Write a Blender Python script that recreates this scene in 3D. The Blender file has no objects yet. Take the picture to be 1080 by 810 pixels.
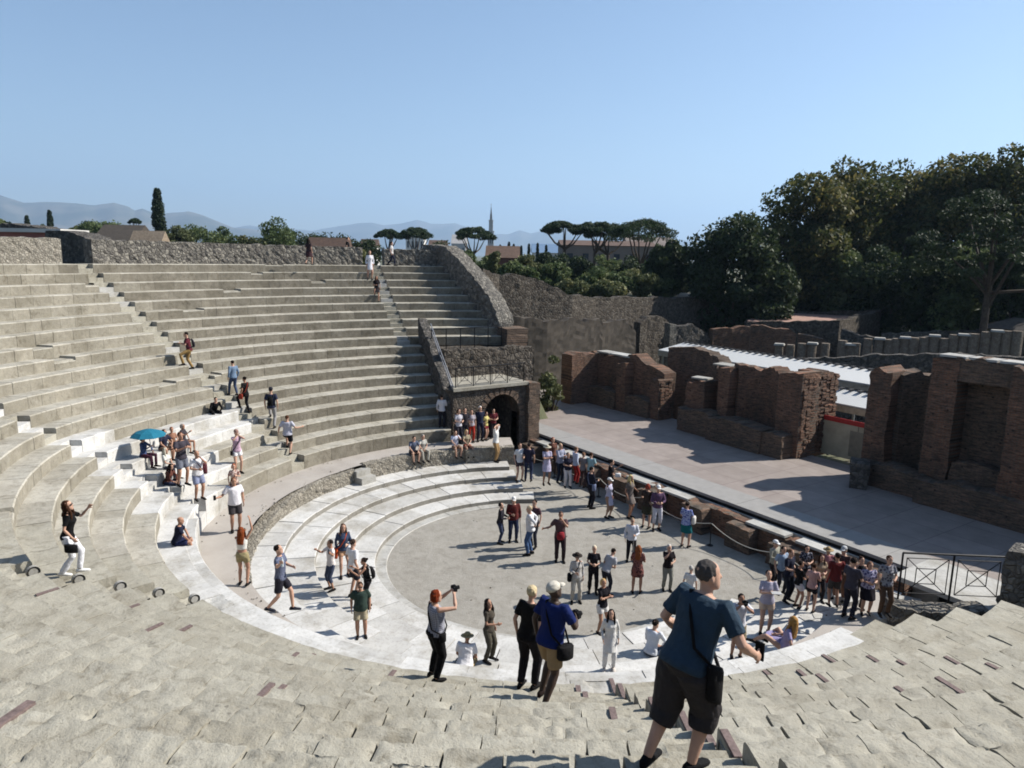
import bpy, math, random
import numpy as np
from mathutils import Vector, Matrix, noise as mnoise
R = math.radians
rnd = random.Random(7)
SC = bpy.context.scene
COL = SC.collection
# ------------------------------------------------------------------ camera, sky, sun, exposure
F_PX, PITCH, ROLL, CAMH = 759.15, R(10.112), R(1.073), 10.878
CAMX, CAMY = 19.9458, -14.7546          # theatre coordinates: x along the stage, y towards the stage
HEAD = math.atan2(.556, -.8312)
FW = Vector((math.cos(HEAD), math.sin(HEAD), 0)); RT = Vector((FW.y, -FW.x, 0))
cam_d = bpy.data.cameras.new('camera'); cam = bpy.data.objects.new('camera', cam_d); COL.objects.link(cam)
cam_d.lens = 36 * F_PX / 1080; cam_d.sensor_width = 36; cam_d.clip_start = .1; cam_d.clip_end = 60000
cam.location = (CAMX, CAMY, CAMH)
_f = FW * math.cos(PITCH) - Vector((0, 0, 1)) * math.sin(PITCH)
_u = RT.cross(_f)
_r2 = RT * math.cos(ROLL) + _u * math.sin(ROLL); _u2 = _u * math.cos(ROLL) - RT * math.sin(ROLL)
cam.rotation_euler = Matrix((_r2, _u2, -_f)).transposed().to_euler()
SC.camera = cam
SUN_AZ, SUN_EL = R(70), R(40)
w = bpy.data.worlds.new('World'); SC.world = w; w.use_nodes = True
nt = w.node_tree; bgn = nt.nodes['Background']
sky = nt.nodes.new('ShaderNodeTexSky'); sky.sky_type = 'NISHITA'; sky.sun_disc = False
sky.sun_elevation = SUN_EL; sky.sun_rotation = math.pi / 2 - SUN_AZ
sky.altitude = 0; sky.air_density = 1.0; sky.dust_density = 0.45; sky.ozone_density = 2.4
nt.links.new(sky.outputs[0], bgn.inputs[0]); bgn.inputs[1].default_value = 0.066
sd = bpy.data.lights.new('sun', 'SUN'); so = bpy.data.objects.new('sun', sd); COL.objects.link(so)
sd.energy = 5.0; sd.angle = R(.53); sd.color = (1, .95, .87)
SUND = Vector((math.cos(SUN_AZ) * math.cos(SUN_EL), math.sin(SUN_AZ) * math.cos(SUN_EL), math.sin(SUN_EL)))
so.rotation_euler = SUND.to_track_quat('Z', 'Y').to_euler()
vs = SC.view_settings; vs.view_transform = 'Standard'; vs.look = 'None'; vs.gamma = 1; vs.exposure = 1.06
SC.render.engine = 'CYCLES'; SC.cycles.use_denoising = True
SC.cycles.max_bounces = 5; SC.cycles.transparent_max_bounces = 4; SC.cycles.volume_bounces = 0
SC.cycles.use_adaptive_sampling = True; SC.cycles.filter_width = 1.8

# ------------------------------------------------------------------ the photograph's rays, for placing things on real surfaces
def ray(px, py):
    u, v = px - 540., py - 405.
    cr, sr = math.cos(ROLL), math.sin(ROLL); u, v = cr * u + sr * v, -sr * u + cr * v
    c, s = math.cos(PITCH), math.sin(PITCH)
    return FW * (c * F_PX - s * v) + RT * u - Vector((0, 0, 1)) * (s * F_PX + c * v), c * F_PX - s * v
CAMV = Vector((CAMX, CAMY, CAMH))
def atD(px, py, D):
    d, fw = ray(px, py); return CAMV + d * (D / fw)
def atZ(px, py, z):
    d, fw = ray(px, py); return CAMV + d * ((z - CAMH) / d.z)
def pix(p):
    q = Vector(p) - CAMV; c, s = math.cos(PITCH), math.sin(PITCH)
    Y, X, d = q.dot(FW), q.dot(RT), -q.z
    dep = c * Y + s * d; v = (-s * Y + c * d) * F_PX / dep; u = X * F_PX / dep
    cr, sr = math.cos(ROLL), math.sin(ROLL); return 540 + cr * u - sr * v, 405 + sr * u + cr * v

# ------------------------------------------------------------------ theatre profile
NR = 19
RK = [11.7 + .763 * k for k in range(NR)]; ZK = [2.1 + .4428 * k for k in range(NR)]
IMA = [(5.95, .21), (6.9, .42), (7.95, .62), (9.0, .82)]
WALK_R, WALK_Z = 10.15, 1.5
SURF = [(0, 5.95, 0), (5.95, 6.9, .21), (6.9, 7.95, .42), (7.95, 9.0, .62), (9.0, 9.95, .82), (9.95, 11.7, 1.5)]
SURF += [(RK[k], RK[k] + .763, ZK[k]) for k in range(NR - 1)] + [(RK[18], 32, ZK[18])]
STAIRS = [-31.5, -76.3, -116.4, -151.0, 170.2]
def zoff(k, a):
    """the near half of the bank starts higher above the walkway"""
    a = a % 360
    if a < 120: a += 360
    t = max(0., min(1., (a - 222) / 30)); return .5 * (1 - k / 18) * t * t * (3 - 2 * t)
def surf_z(x, y):
    r = math.hypot(x, y)
    for a, b, z in SURF:
        if a <= r < b: return z
    return 0
def ground_z(x, y):
    """height of the step, seat or flight under a point"""
    r = math.hypot(x, y)
    if r < RK[0]: return surf_z(x, y)
    k = min(NR - 1, int((r - RK[0]) / .763)); a = math.degrees(math.atan2(y, x)); z1 = ZK[k] + zoff(k, a)
    z0 = ZK[k - 1] + zoff(k - 1, a) if k else WALK_Z
    for s_ in STAIRS:
        if abs((a - s_ + 180) % 360 - 180) < math.degrees(.39 / r) and r - RK[k] < .38: return (z0 + z1) / 2
    return z1
def place(px, py):
    """nearest stepped surface of the theatre along the ray"""
    best = None
    for i_, (a, b, z) in enumerate(SURF):
        p = atZ(px, py, z)
        if i_ >= 6:
            for _ in range(6): p = atZ(px, py, z + zoff(i_ - 6, math.degrees(math.atan2(p.y, p.x))))
        d = (p - CAMV).dot(FW); r = math.hypot(p.x, p.y)
        if d > 0 and a <= r <= b and (best is None or d < best[0]): best = (d, p)
    for i in range(1, len(SURF)):                       # risers
        rr, z0, z1 = SURF[i][0], SURF[i - 1][2], SURF[i][2]
        dv, fw = ray(px, py); A = dv.x ** 2 + dv.y ** 2; B = CAMV.x * dv.x + CAMV.y * dv.y; C = CAMV.x ** 2 + CAMV.y ** 2 - rr * rr
        disc = B * B - A * C
        if disc < 0: continue
        for t in ((-B - math.sqrt(disc)) / A, (-B + math.sqrt(disc)) / A):
            p = CAMV + dv * t; d = (p - CAMV).dot(FW)
            if t > 0 and i >= 6:
                an_ = math.degrees(math.atan2(p.y, p.x)); z1 = SURF[i][2] + zoff(i - 6, an_); z0 = SURF[i - 1][2] + (zoff(i - 7, an_) if i > 6 else 0)
            if t > 0 and z0 <= p.z <= z1 and (best is None or d < best[0]):
                q = Vector((p.x, p.y, 0)).normalized()
                if p.z - z0 < .25: q = q * (rr - .12); best = (d, Vector((q.x, q.y, z0)))
                else: q = q * (rr + .15); best = (d, Vector((q.x, q.y, z1)))
    return best[1] if best else atZ(px, py, 0)

# ------------------------------------------------------------------ mesh helpers
class G:
    def __init__(s): s.v = []; s.f = []; s.m = []; s.a = []; s.uv = None
    def add(s, vs, fs, m=0, a=.5):
        o = len(s.v); s.v += [tuple(x) for x in vs]
        for f in fs: s.f.append(tuple(i + o for i in f)); s.m.append(m); s.a.append(a)
    def box(s, c, size, rz=0, m=0, a=.5, taper=1.0, M=None):
        hx, hy, hz = size[0] / 2, size[1] / 2, size[2] / 2
        pts = []
        for z, t in ((-hz, 1), (hz, taper)):
            for x, y in ((-hx, -hy), (hx, -hy), (hx, hy), (-hx, hy)): pts.append(Vector((x * t, y * t, z)))
        rot = M if M else Matrix.Rotation(rz, 3, 'Z')
        s.add([rot @ p + Vector(c) for p in pts], [(0, 3, 2, 1), (4, 5, 6, 7), (0, 1, 5, 4), (1, 2, 6, 5), (2, 3, 7, 6), (3, 0, 4, 7)], m, a)
    def loft(s, rings, n=10, m=0, a=.5, caps=True, closed=False):
        """rings: (centre, U, V) with U, V the half axes"""
        vs, fs = [], []
        for c, U, V in rings:
            for i in range(n):
                t = 2 * math.pi * i / n; vs.append(Vector(c) + Vector(U) * math.cos(t) + Vector(V) * math.sin(t))
        k = len(rings)
        for j in range(k - 1 + (1 if closed else 0)):
            for i in range(n):
                j2 = (j + 1) % k
                fs.append((j * n + i, j * n + (i + 1) % n, j2 * n + (i + 1) % n, j2 * n + i))
        if caps and not closed:
            fs.append(tuple(reversed(range(n)))); fs.append(tuple(range((k - 1) * n, k * n)))
        s.add(vs, fs, m, a)
    def tube(s, pts, rad, n=8, m=0, a=.5, flat=1.0, ref=None):
        pts = [Vector(p) for p in pts]
        if not isinstance(rad, (list, tuple)): rad = [rad] * len(pts)
        rings = []; U = None
        for i, p in enumerate(pts):
            d = (pts[min(i + 1, len(pts) - 1)] - pts[max(i - 1, 0)]).normalized()
            if U is None:
                b = Vector(ref) if ref else (Vector((0, 0, 1)) if abs(d.z) < .9 else Vector((1, 0, 0)))
                U = (b - d * b.dot(d)).normalized()
            else: U = (U - d * U.dot(d)).normalized()
            V = d.cross(U); rings.append((p, U * rad[i], V * rad[i] * flat))
        s.loft(rings, n, m, a)
    def ell(s, c, rx, ry, rz, n=10, k=7, m=0, M=None, a=.5):
        rings = []; M = M or Matrix.Identity(3); c = Vector(c)
        for j in range(k):
            t = math.pi * (j + .5) / k if k > 2 else 0
            ph = -math.pi / 2 + math.pi * (j + .35) / (k - .3)
            rings.append((c + M @ Vector((0, 0, rz * math.sin(ph))), M @ Vector((rx * math.cos(ph), 0, 0)), M @ Vector((0, ry * math.cos(ph), 0))))
        s.loft(rings, n, m, a)
    def mesh(s, name, smooth=False):
        me = bpy.data.meshes.new(name); me.from_pydata(s.v, [], s.f)
        if s.m and max(s.m) > 0: me.polygons.foreach_set('material_index', s.m)
        if s.a and (min(s.a) != .5 or max(s.a) != .5):
            at = me.attributes.new('bvar', 'FLOAT', 'FACE'); at.data.foreach_set('value', s.a)
        if s.uv:
            ul = me.uv_layers.new(name='UVMap'); buf = np.array([s.uv[i] for f in s.f for i in f], dtype=np.float32).ravel(); ul.data.foreach_set('uv', buf)
        if smooth: me.polygons.foreach_set('use_smooth', [True] * len(me.polygons))
        if getattr(s, 'sm', None):
            fl = [False] * len(s.f)
            for i in s.sm: fl[i] = True
            me.polygons.foreach_set('use_smooth', fl)
        me.update(); return me
    def build(s, name, mats, parent=None, smooth=False, loc=None):
        o = bpy.data.objects.new(name, s.mesh(name, smooth))
        for mm in (mats if isinstance(mats, (list, tuple)) else [mats]): o.data.materials.append(mm)
        COL.objects.link(o)
        if parent: o.parent = parent
        if loc is not None:
            o.location = loc
        return o
def tag(o, label=None, cat=None, group=None, kind=None):
    if label: o['label'] = label
    if cat: o['category'] = cat
    if group: o['group'] = group
    if kind: o['kind'] = kind
    return o
def empty(name, loc=(0, 0, 0), rz=0):
    o = bpy.data.objects.new(name, None); o.empty_display_size = .2; COL.objects.link(o); o.location = loc; o.rotation_euler = (0, 0, rz); return o
def nz(p, s=1.0, sd=0.0):
    return mnoise.noise(Vector((p[0] * s + sd, p[1] * s - sd * .7, p[2] * s + sd * 1.3)))

# ------------------------------------------------------------------ materials
def newmat(name):
    m = bpy.data.materials.new(name); m.use_nodes = True; t = m.node_tree
    return m, t, t.nodes['Principled BSDF']
def N(t, typ, **kw):
    n = t.nodes.new(typ)
    for k, v in kw.items(): setattr(n, k, v)
    return n
def coords(t, obj=False):
    if obj:
        return N(t, 'ShaderNodeTexCoord').outputs['Object']
    return N(t, 'ShaderNodeNewGeometry').outputs['Position']
def ntex(t, co, scale, detail=6, rough=.6, dist=0):
    n = N(t, 'ShaderNodeTexNoise'); n.inputs['Scale'].default_value = scale; n.inputs['Detail'].default_value = detail
    n.inputs['Roughness'].default_value = rough; n.inputs['Distortion'].default_value = dist
    t.links.new(co, n.inputs['Vector']); return n.outputs['Fac']
def ramp(t, fac, stops):
    r = N(t, 'ShaderNodeValToRGB'); e = r.color_ramp.elements
    while len(e) < len(stops): e.new(.5)
    for i, (p, c) in enumerate(stops): e[i].position = p; e[i].color = (*c, 1)
    t.links.new(fac, r.inputs[0]); return r.outputs[0]
def mix(t, a, b, fac, mode='MIX'):
    n = N(t, 'ShaderNodeMix', data_type='RGBA', blend_type=mode)
    for s, v in ((n.inputs[0], fac), (n.inputs[6], a), (n.inputs[7], b)):
        if isinstance(v, (int, float)): s.default_value = v
        elif isinstance(v, tuple): s.default_value = (*v, 1)
        else: t.links.new(v, s)
    return n.outputs[2]
def bump(t, bs, h, strength=.5, dist=.02, prev=None):
    b = N(t, 'ShaderNodeBump'); b.inputs['Strength'].default_value = strength; b.inputs['Distance'].default_value = dist
    t.links.new(h, b.inputs['Height'])
    if prev: t.links.new(prev, b.inputs['Normal'])
    t.links.new(b.outputs[0], bs.inputs['Normal']); return b.outputs[0]
def mathn(t, op, a, b=0.0):
    n = N(t, 'ShaderNodeMath', operation=op)
    for s, v in ((n.inputs[0], a), (n.inputs[1], b)):
        if isinstance(v, (int, float)): s.default_value = v
        else: t.links.new(v, s)
    return n.outputs[0]

def stone_mat(name, c1, c2, stain, pits=.5, bscale=1.0):
    m, t, b = newmat(name); co = coords(t)
    big = ntex(t, co, .9, 5); mid = ntex(t, co, 5, 6, .65); fine = ntex(t, co, 38, 4, .7)
    col = ramp(t, mid, [(.3, c1), (.7, c2)])
    at = N(t, 'ShaderNodeAttribute', attribute_name='bvar')
    col = mix(t, col, ramp(t, at.outputs['Fac'], [(0, (.86, .85, .83)), (.5, (1, 1, 1)), (1, (1.08, 1.07, 1.06))]), 1.0, 'MULTIPLY')
    col = mix(t, col, stain, mathn(t, 'MULTIPLY', ramp(t, big, [(.44, (0, 0, 0)), (.66, (1, 1, 1))]), .62))
    l2 = ntex(t, co, 2.7, 6, .75, .8); col = mix(t, col, ramp(t, l2, [(.34, (.60, .57, .52)), (.47, (1, 1, 1)), (.70, (1.10, 1.09, 1.06))]), .75, 'MULTIPLY')
    spk = ramp(t, fine, [(.30, (.40, .37, .33)), (.42, (1, 1, 1))])
    vp = N(t, 'ShaderNodeTexVoronoi'); vp.inputs['Scale'].default_value = 7; vp.inputs['Randomness'].default_value = 1; t.links.new(co, vp.inputs['Vector'])
    col = mix(t, col, (.16, .145, .12), mathn(t, 'MULTIPLY', mathn(t, 'MULTIPLY', ramp(t, vp.outputs['Distance'], [(.10, (1, 1, 1)), (.20, (0, 0, 0))]), ramp(t, ntex(t, co, 1.7, 3), [(.5, (0, 0, 0)), (.62, (1, 1, 1))])), .75))
    col = mix(t, col, spk, pits, 'MULTIPLY')
    t.links.new(col, b.inputs['Base Color']); b.inputs['Roughness'].default_value = .92; b.inputs['Specular IOR Level'].default_value = .2
    n1 = bump(t, b, fine, .45, .02 * bscale); bump(t, b, mid, .5, .05 * bscale, n1)
    return m
def marble_mat(name, base=(.74, .73, .70)):
    m, t, b = newmat(name); co = coords(t)
    a = ntex(t, co, 2.2, 6, .6); f = ntex(t, co, 14, 5, .6)
    col = ramp(t, a, [(.3, tuple(x * .80 for x in base)), (.6, base)])
    col = mix(t, col, ramp(t, f, [(.3, (.66, .64, .60)), (.5, (1, 1, 1))]), .7, 'MULTIPLY')
    col = mix(t, col, ramp(t, ntex(t, co, .7, 7, .7), [(.36, (.62, .59, .53)), (.52, (1, 1, 1))]), .8, 'MULTIPLY')
    at = N(t, 'ShaderNodeAttribute', attribute_name='bvar')
    col = mix(t, col, ramp(t, at.outputs['Fac'], [(0, (.80, .79, .77)), (.5, (1, 1, 1)), (1, (1.06, 1.06, 1.06))]), 1.0, 'MULTIPLY')
    t.links.new(col, b.inputs['Base Color']); b.inputs['Roughness'].default_value = .7; bump(t, b, f, .25, .02); return m
def rubble_mat(name, c1, c2, c3, mortar, scale=5.5, bs=.06):
    m, t, b = newmat(name); co = coords(t)
    wv = N(t, 'ShaderNodeVectorMath', operation='ADD'); nn = N(t, 'ShaderNodeTexNoise'); nn.inputs['Scale'].default_value = 3
    t.links.new(co, nn.inputs['Vector']); sc = N(t, 'ShaderNodeVectorMath', operation='SCALE'); sc.inputs['Scale'].default_value = .16
    t.links.new(nn.outputs['Color'], sc.inputs[0]); t.links.new(co, wv.inputs[0]); t.links.new(sc.outputs[0], wv.inputs[1])
    v = N(t, 'ShaderNodeTexVoronoi', feature='F1'); v.inputs['Scale'].default_value = scale; t.links.new(wv.outputs[0], v.inputs['Vector'])
    e = N(t, 'ShaderNodeTexVoronoi', feature='DISTANCE_TO_EDGE'); e.inputs['Scale'].default_value = scale; t.links.new(wv.outputs[0], e.inputs['Vector'])
    sep = N(t, 'ShaderNodeSeparateColor'); t.links.new(v.outputs['Color'], sep.inputs[0])
    col = ramp(t, sep.outputs[0], [(0, c1), (.5, c2), (1, c3)])
    col = mix(t, col, ramp(t, ntex(t, co, 20, 5), [(.3, (.65, .65, .65)), (.7, (1.1, 1.1, 1.1))]), .7, 'MULTIPLY')
    em = ramp(t, e.outputs['Distance'], [(0, (1, 1, 1)), (.10, (0, 0, 0))])
    col = mix(t, col, mortar, em); t.links.new(col, b.inputs['Base Color']); b.inputs['Roughness'].default_value = .95; b.inputs['Specular IOR Level'].default_value = .15
    hh = ramp(t, e.outputs['Distance'], [(0, (0, 0, 0)), (.18, (1, 1, 1))])
    n1 = bump(t, b, hh, .8, bs); bump(t, b, ntex(t, co, 22, 5), .4, .03, n1); return m
def brick_mat(name, c1, c2, mortar, dirt=(.10, .09, .08), dirtamt=.7, rh=.075):
    m, t, b = newmat(name); uv = N(t, 'ShaderNodeUVMap').outputs[0]; co = coords(t)
    br = N(t, 'ShaderNodeTexBrick'); br.inputs['Scale'].default_value = 1; br.inputs['Brick Width'].default_value = .30; br.inputs['Row Height'].default_value = rh
    br.inputs['Mortar Size'].default_value = .012; br.inputs['Color1'].default_value = (*c1, 1); br.inputs['Color2'].default_value = (*c2, 1); br.inputs['Mortar'].default_value = (*mortar, 1)
    t.links.new(uv, br.inputs['Vector'])
    n = ntex(t, co, .8, 6, .7); f = ntex(t, co, 12, 5, .7)
    col = mix(t, br.outputs['Color'], dirt, mathn(t, 'MULTIPLY', ramp(t, n, [(.42, (0, 0, 0)), (.66, (1, 1, 1))]), dirtamt))
    col = mix(t, col, ramp(t, f, [(.25, (.5, .5, .5)), (.7, (1.25, 1.2, 1.15))]), .8, 'MULTIPLY')
    mp = N(t, 'ShaderNodeMapping'); mp.inputs['Scale'].default_value = (1.4, 9, 1); t.links.new(uv, mp.inputs['Vector']); bd = ntex(t, mp.outputs[0], 1.6, 4, .6)
    col = mix(t, col, ramp(t, bd, [(.34, (.50, .47, .45)), (.5, (1, 1, 1)), (.66, (1.45, 1.25, 1.12))]), .9, 'MULTIPLY')
    vb = N(t, 'ShaderNodeTexVoronoi'); vb.inputs['Scale'].default_value = 3.2; t.links.new(uv, vb.inputs['Vector'])
    col = mix(t, col, (.03, .026, .023), mathn(t, 'MULTIPLY', ramp(t, vb.outputs['Distance'], [(.10, (1, 1, 1)), (.17, (0, 0, 0))]), .8))
    t.links.new(col, b.inputs['Base Color']); b.inputs['Roughness'].default_value = .95; b.inputs['Specular IOR Level'].default_value = .15
    n0 = bump(t, b, bd, .8, .05); n1 = bump(t, b, br.outputs['Fac'], -.5, .02, n0); bump(t, b, f, .6, .06, n1); return m
def plain(name, c, rough=.7, var=.25, scale=9, metal=0.0, spec=.3, bmp=.15, obj=True):
    m, t, b = newmat(name); co = coords(t, obj); n = ntex(t, co, scale, 5)
    col = ramp(t, n, [(.3, tuple(x * (1 - var) for x in c)), (.7, tuple(min(1, x * (1 + var * .6)) for x in c))])
    t.links.new(col, b.inputs['Base Color']); b.inputs['Roughness'].default_value = rough; b.inputs['Metallic'].default_value = metal; b.inputs['Specular IOR Level'].default_value = spec
    if bmp: bump(t, b, n, bmp, .02)
    return m
def leaf_mat(name, c1, c2, c3=None, trans=.25):
    m, t, b = newmat(name); at = N(t, 'ShaderNodeAttribute', attribute_name='bvar')
    col = ramp(t, at.outputs['Fac'], [(0, c1), (.55, c2), (1, c3 or c2)]); t.links.new(col, b.inputs['Base Color'])
    b.inputs['Roughness'].default_value = .65; b.inputs['Specular IOR Level'].default_value = .2
    tr = N(t, 'ShaderNodeBsdfTranslucent'); t.links.new(col, tr.inputs[0]); ms = N(t, 'ShaderNodeMixShader'); ms.inputs[0].default_value = trans
    t.links.new(b.outputs[0], ms.inputs[1]); t.links.new(tr.outputs[0], ms.inputs[2]); t.links.new(ms.outputs[0], t.nodes['Material Output'].inputs[0]); return m
_cl = {}
def cloth(c, pat=None, c2=None):
    key = (c, pat, c2)
    if key in _cl: return _cl[key]
    m, t, b = newmat('cloth'); co = coords(t, True); n = ntex(t, co, 14, 4)
    col = ramp(t, n, [(.3, tuple(x * .85 for x in c)), (.7, c)])
    if pat:
        if pat == 'print':
            v = N(t, 'ShaderNodeTexVoronoi'); v.inputs['Scale'].default_value = 16; t.links.new(co, v.inputs['Vector'])
            fac = ramp(t, v.outputs['Distance'], [(.38, (1, 1, 1)), (.46, (0, 0, 0))])
        else:
            wv = N(t, 'ShaderNodeTexWave'); wv.bands_direction = 'X' if pat == 'vstripe' else 'Z'; wv.inputs['Scale'].default_value = 9; wv.inputs['Distortion'].default_value = .6
            t.links.new(co, wv.inputs['Vector']); fac = ramp(t, wv.outputs['Fac'], [(.45, (0, 0, 0)), (.55, (1, 1, 1))])
            if pat == 'plaid':
                w2 = N(t, 'ShaderNodeTexWave'); w2.bands_direction = 'X'; w2.inputs['Scale'].default_value = 11; w2.inputs['Distortion'].default_value = .5
                t.links.new(co, w2.inputs['Vector']); fac = mix(t, fac, ramp(t, w2.outputs['Fac'], [(.4, (0, 0, 0)), (.6, (1, 1, 1))]), .5)
        col = mix(t, col, c2, fac)
    t.links.new(col, b.inputs['Base Color']); b.inputs['Roughness'].default_value = .85; b.inputs['Specular IOR Level'].default_value = .15
    b1 = bump(t, b, ntex(t, co, 9, 3, .5, 1.5), .5, .03); bump(t, b, ntex(t, co, 160, 2), .15, .004, b1)
    _cl[key] = m; return m

M = {}
M['tufa'] = stone_mat('tufa_stone', (.37, .35, .30), (.465, .443, .385), (.27, .245, .195), .6)
M['tufa_near'] = stone_mat('tufa_stone_worn', (.345, .325, .27), (.43, .41, .345), (.27, .245, .19), .75, 1.0)
M['riser'] = stone_mat('tufa_riser', (.185, .166, .132), (.27, .247, .20), (.13, .115, .09), .6)  # weathered front colour with shade painted in, for fronts off the sun
M['riser_pale'] = stone_mat('tufa_riser_pale', (.25, .23, .185), (.335, .31, .255), (.19, .17, .13), .55)  # lighter copy of the same fronts, sunlight painted into the colour
M['marble'] = marble_mat('white_marble', (.62, .61, .585))
M['marble_grey'] = marble_mat('grey_marble', (.50, .49, .46))
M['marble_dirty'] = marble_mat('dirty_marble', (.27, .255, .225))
M['rubble'] = rubble_mat('lava_rubble', (.12, .11, .10), (.20, .185, .16), (.33, .305, .26), (.14, .13, .115))
M['rubble_dark'] = rubble_mat('dark_rubble', (.07, .065, .06), (.12, .11, .10), (.20, .18, .16), (.09, .085, .075))
M['rubble_fine'] = rubble_mat('reticulate_stone', (.068, .056, .045), (.11, .093, .076), (.17, .148, .122), (.085, .073, .06), 4.5, .06)
M['brick'] = brick_mat('roman_brick', (.175, .092, .062), (.245, .135, .092), (.16, .135, .11), (.08, .07, .06))
M['brick_grey'] = brick_mat('weathered_brick', (.14, .10, .075), (.20, .14, .105), (.15, .13, .11), (.085, .075, .065))
M['inlay'] = plain('red_stone_inlay', (.185, .135, .125), .85, .4, 25, obj=False)
M['iron'] = plain('black_iron', (.02, .02, .022), .5, .2, 20, .6)
M['steel'] = plain('grey_steel', (.35, .35, .36), .4, .15, 20, .7)
M['skinA'] = plain('skin_fair', (.52, .31, .22), .6, .12, 12, bmp=0)
M['skinB'] = plain('skin_tan', (.40, .215, .14), .6, .12, 12, bmp=0)
M['skinC'] = plain('skin_dark', (.055, .032, .022), .55, .12, 12, bmp=0)
M['eye'] = plain('eye_dark', (.02, .015, .012), .3, .1, bmp=0)
M['lip'] = plain('lip', (.30, .11, .09), .5, .1, bmp=0)

# ------------------------------------------------------------------ terrain, far plain, mountains, air
def sstep(a, b, x):
    t = max(0., min(1., (x - a) / (b - a))); return t * t * (3 - 2 * t)
def terrain(x, y):
    r = math.hypot(x, y)
    plateau = 9.75
    cav = max(-.35, min(plateau, -.9 + (r - 10.6) * .58)) if r < 40 else plateau
    lowR = sstep(4.6, 6.5, y) if x > -5 else sstep(10.2, 11.6, y)
    if -16 < x <= -5: lowR = max(lowR, sstep(3.0, 4.0, y) if r < 18 else 0)
    west = 1 - sstep(-37.5, -35.2, x + .06 * (y - 18)) if y > 12 else 0
    park = 3.0 * sstep(58, 74, y) + 4.6 * sstep(-20, -45, x) * sstep(58, 70, y)
    low = -.12 + park
    z = cav * (1 - lowR) + low * lowR
    if y > 8: z = z * (1 - west) + (6.2 + 1.5 * sstep(20, -2, y)) * west
    far = sstep(120, 700, r); z = z * (1 - far) + 0.0 * far
    und = .35 * mnoise.noise(Vector((x * .03, y * .03, 2))) if r > 34 and (x < -47 or y > 64) else 0
    return z + und
def axis(lim):
    a = [float(q) for q in np.arange(-70, 95, 1.25)]; s = 1.6; v = 95
    while v < lim: v += s; s *= 1.16; a.append(v)
    s = 1.6; v = -70
    while v > -lim: v -= s; s *= 1.16; a.insert(0, v)
    return a
g = G(); ax = axis(16000)
n_ = len(ax)
g.v = [(x, y, terrain(x, y)) for y in ax for x in ax]
for j in range(n_ - 1):
    for i in range(n_ - 1):
        g.f.append((j * n_ + i, j * n_ + i + 1, (j + 1) * n_ + i + 1, (j + 1) * n_ + i)); g.m.append(0); g.a.append(.5)
m, t, b = newmat('dry_ground'); co = coords(t)
c = ramp(t, ntex(t, co, .25, 8, .65), [(.35, (.16, .13, .085)), (.5, (.10, .105, .05)), (.65, (.06, .075, .03))])
sx = N(t, 'ShaderNodeSeparateXYZ'); t.links.new(co, sx.inputs[0])
c = mix(t, c, ramp(t, ntex(t, co, 3, 6), [(.3, (.8, .8, .8)), (.7, (1.1, 1.1, 1.1))]), 1.0, 'MULTIPLY')
t.links.new(c, b.inputs['Base Color']); b.inputs['Roughness'].default_value = .95; bump(t, b, ntex(t, co, 6, 6), .6, .1)
tag(g.build('ground', m, smooth=True), kind='structure')

def ridge(name, prof, D, depth, z0=-20, seed=0, cmat=None, rough=60):
    """prof: (photo x, photo y) of a skyline D metres away; a real mountain body with a rising face and a back"""
    g = G(); xs = []
    for (x0, y0), (x1, y1) in zip(prof, prof[1:]):
        k = max(1, int((x1 - x0) / 3))
        for i in range(k): xs.append((x0 + (x1 - x0) * i / k, y0 + (y1 - y0) * i / k))
    xs.append(prof[-1]); nv = 12
    for (px, py) in xs:
        top = atD(px, py, D); top.z += rough * .25 * nz(top, .004, seed)
        for j in range(nv):
            tt = j / (nv - 1) * 1.6
            if tt <= 1: f = tt; d = -depth * (1 - tt)
            else: f = 1 - (tt - 1) / .6; d = depth * (tt - 1)
            p = top + (Vector((top.x, top.y, 0)) - Vector((CAMX, CAMY, 0))).normalized() * d
            h = z0 + (top.z - z0) * (max(0., f) ** 1.25)
            if 0 < f < 1: h += (top.z - z0) * .16 * mnoise.fractal(Vector((p.x, p.y, seed * 900)) * .0016, 1, 2, 5) * math.sin(f * math.pi)
            g.v.append((p.x, p.y, h))
    for i in range(len(xs) - 1):
        for j in range(nv - 1):
            g.f.append((i * nv + j, (i + 1) * nv + j, (i + 1) * nv + j + 1, i * nv + j + 1)); g.m.append(0); g.a.append(.5)
    return tag(g.build(name, cmat, smooth=True), kind='structure')
mm, t, b = newmat('mountain_slopes'); co = coords(t)
c = ramp(t, ntex(t, co, .002, 8, .65), [(.4, (.045, .055, .03)), (.6, (.13, .12, .085))]); t.links.new(c, b.inputs['Base Color']); b.inputs['Roughness'].default_value = 1
ridge('mountains', [(-160, 214), (-90, 206), (-40, 200), (0, 203), (12, 207), (25, 212), (48, 211), (75, 212), (100, 214), (120, 211.5), (135, 216), (142, 220), (150, 218), (166, 224), (185, 222.5), (198, 221.5), (215, 226), (233, 233), (246, 238), (262, 240), (290, 243), (320, 246), (345, 250), (380, 258), (420, 272)], 9000, 2600, seed=3, cmat=mm)
ridge('distant_mountains', [(225, 243), (262, 237), (300, 240), (330, 242), (352, 238), (375, 234), (392, 233), (405, 236), (425, 234), (440, 230.5), (455, 235), (480, 233.5), (500, 240), (515, 246), (535, 246), (548, 242), (560, 244.5), (575, 241.5), (590, 240), (620, 239), (660, 245), (720, 252), (800, 262), (900, 279), (940, 290)], 14000, 3000, seed=8, cmat=mm)

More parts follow.
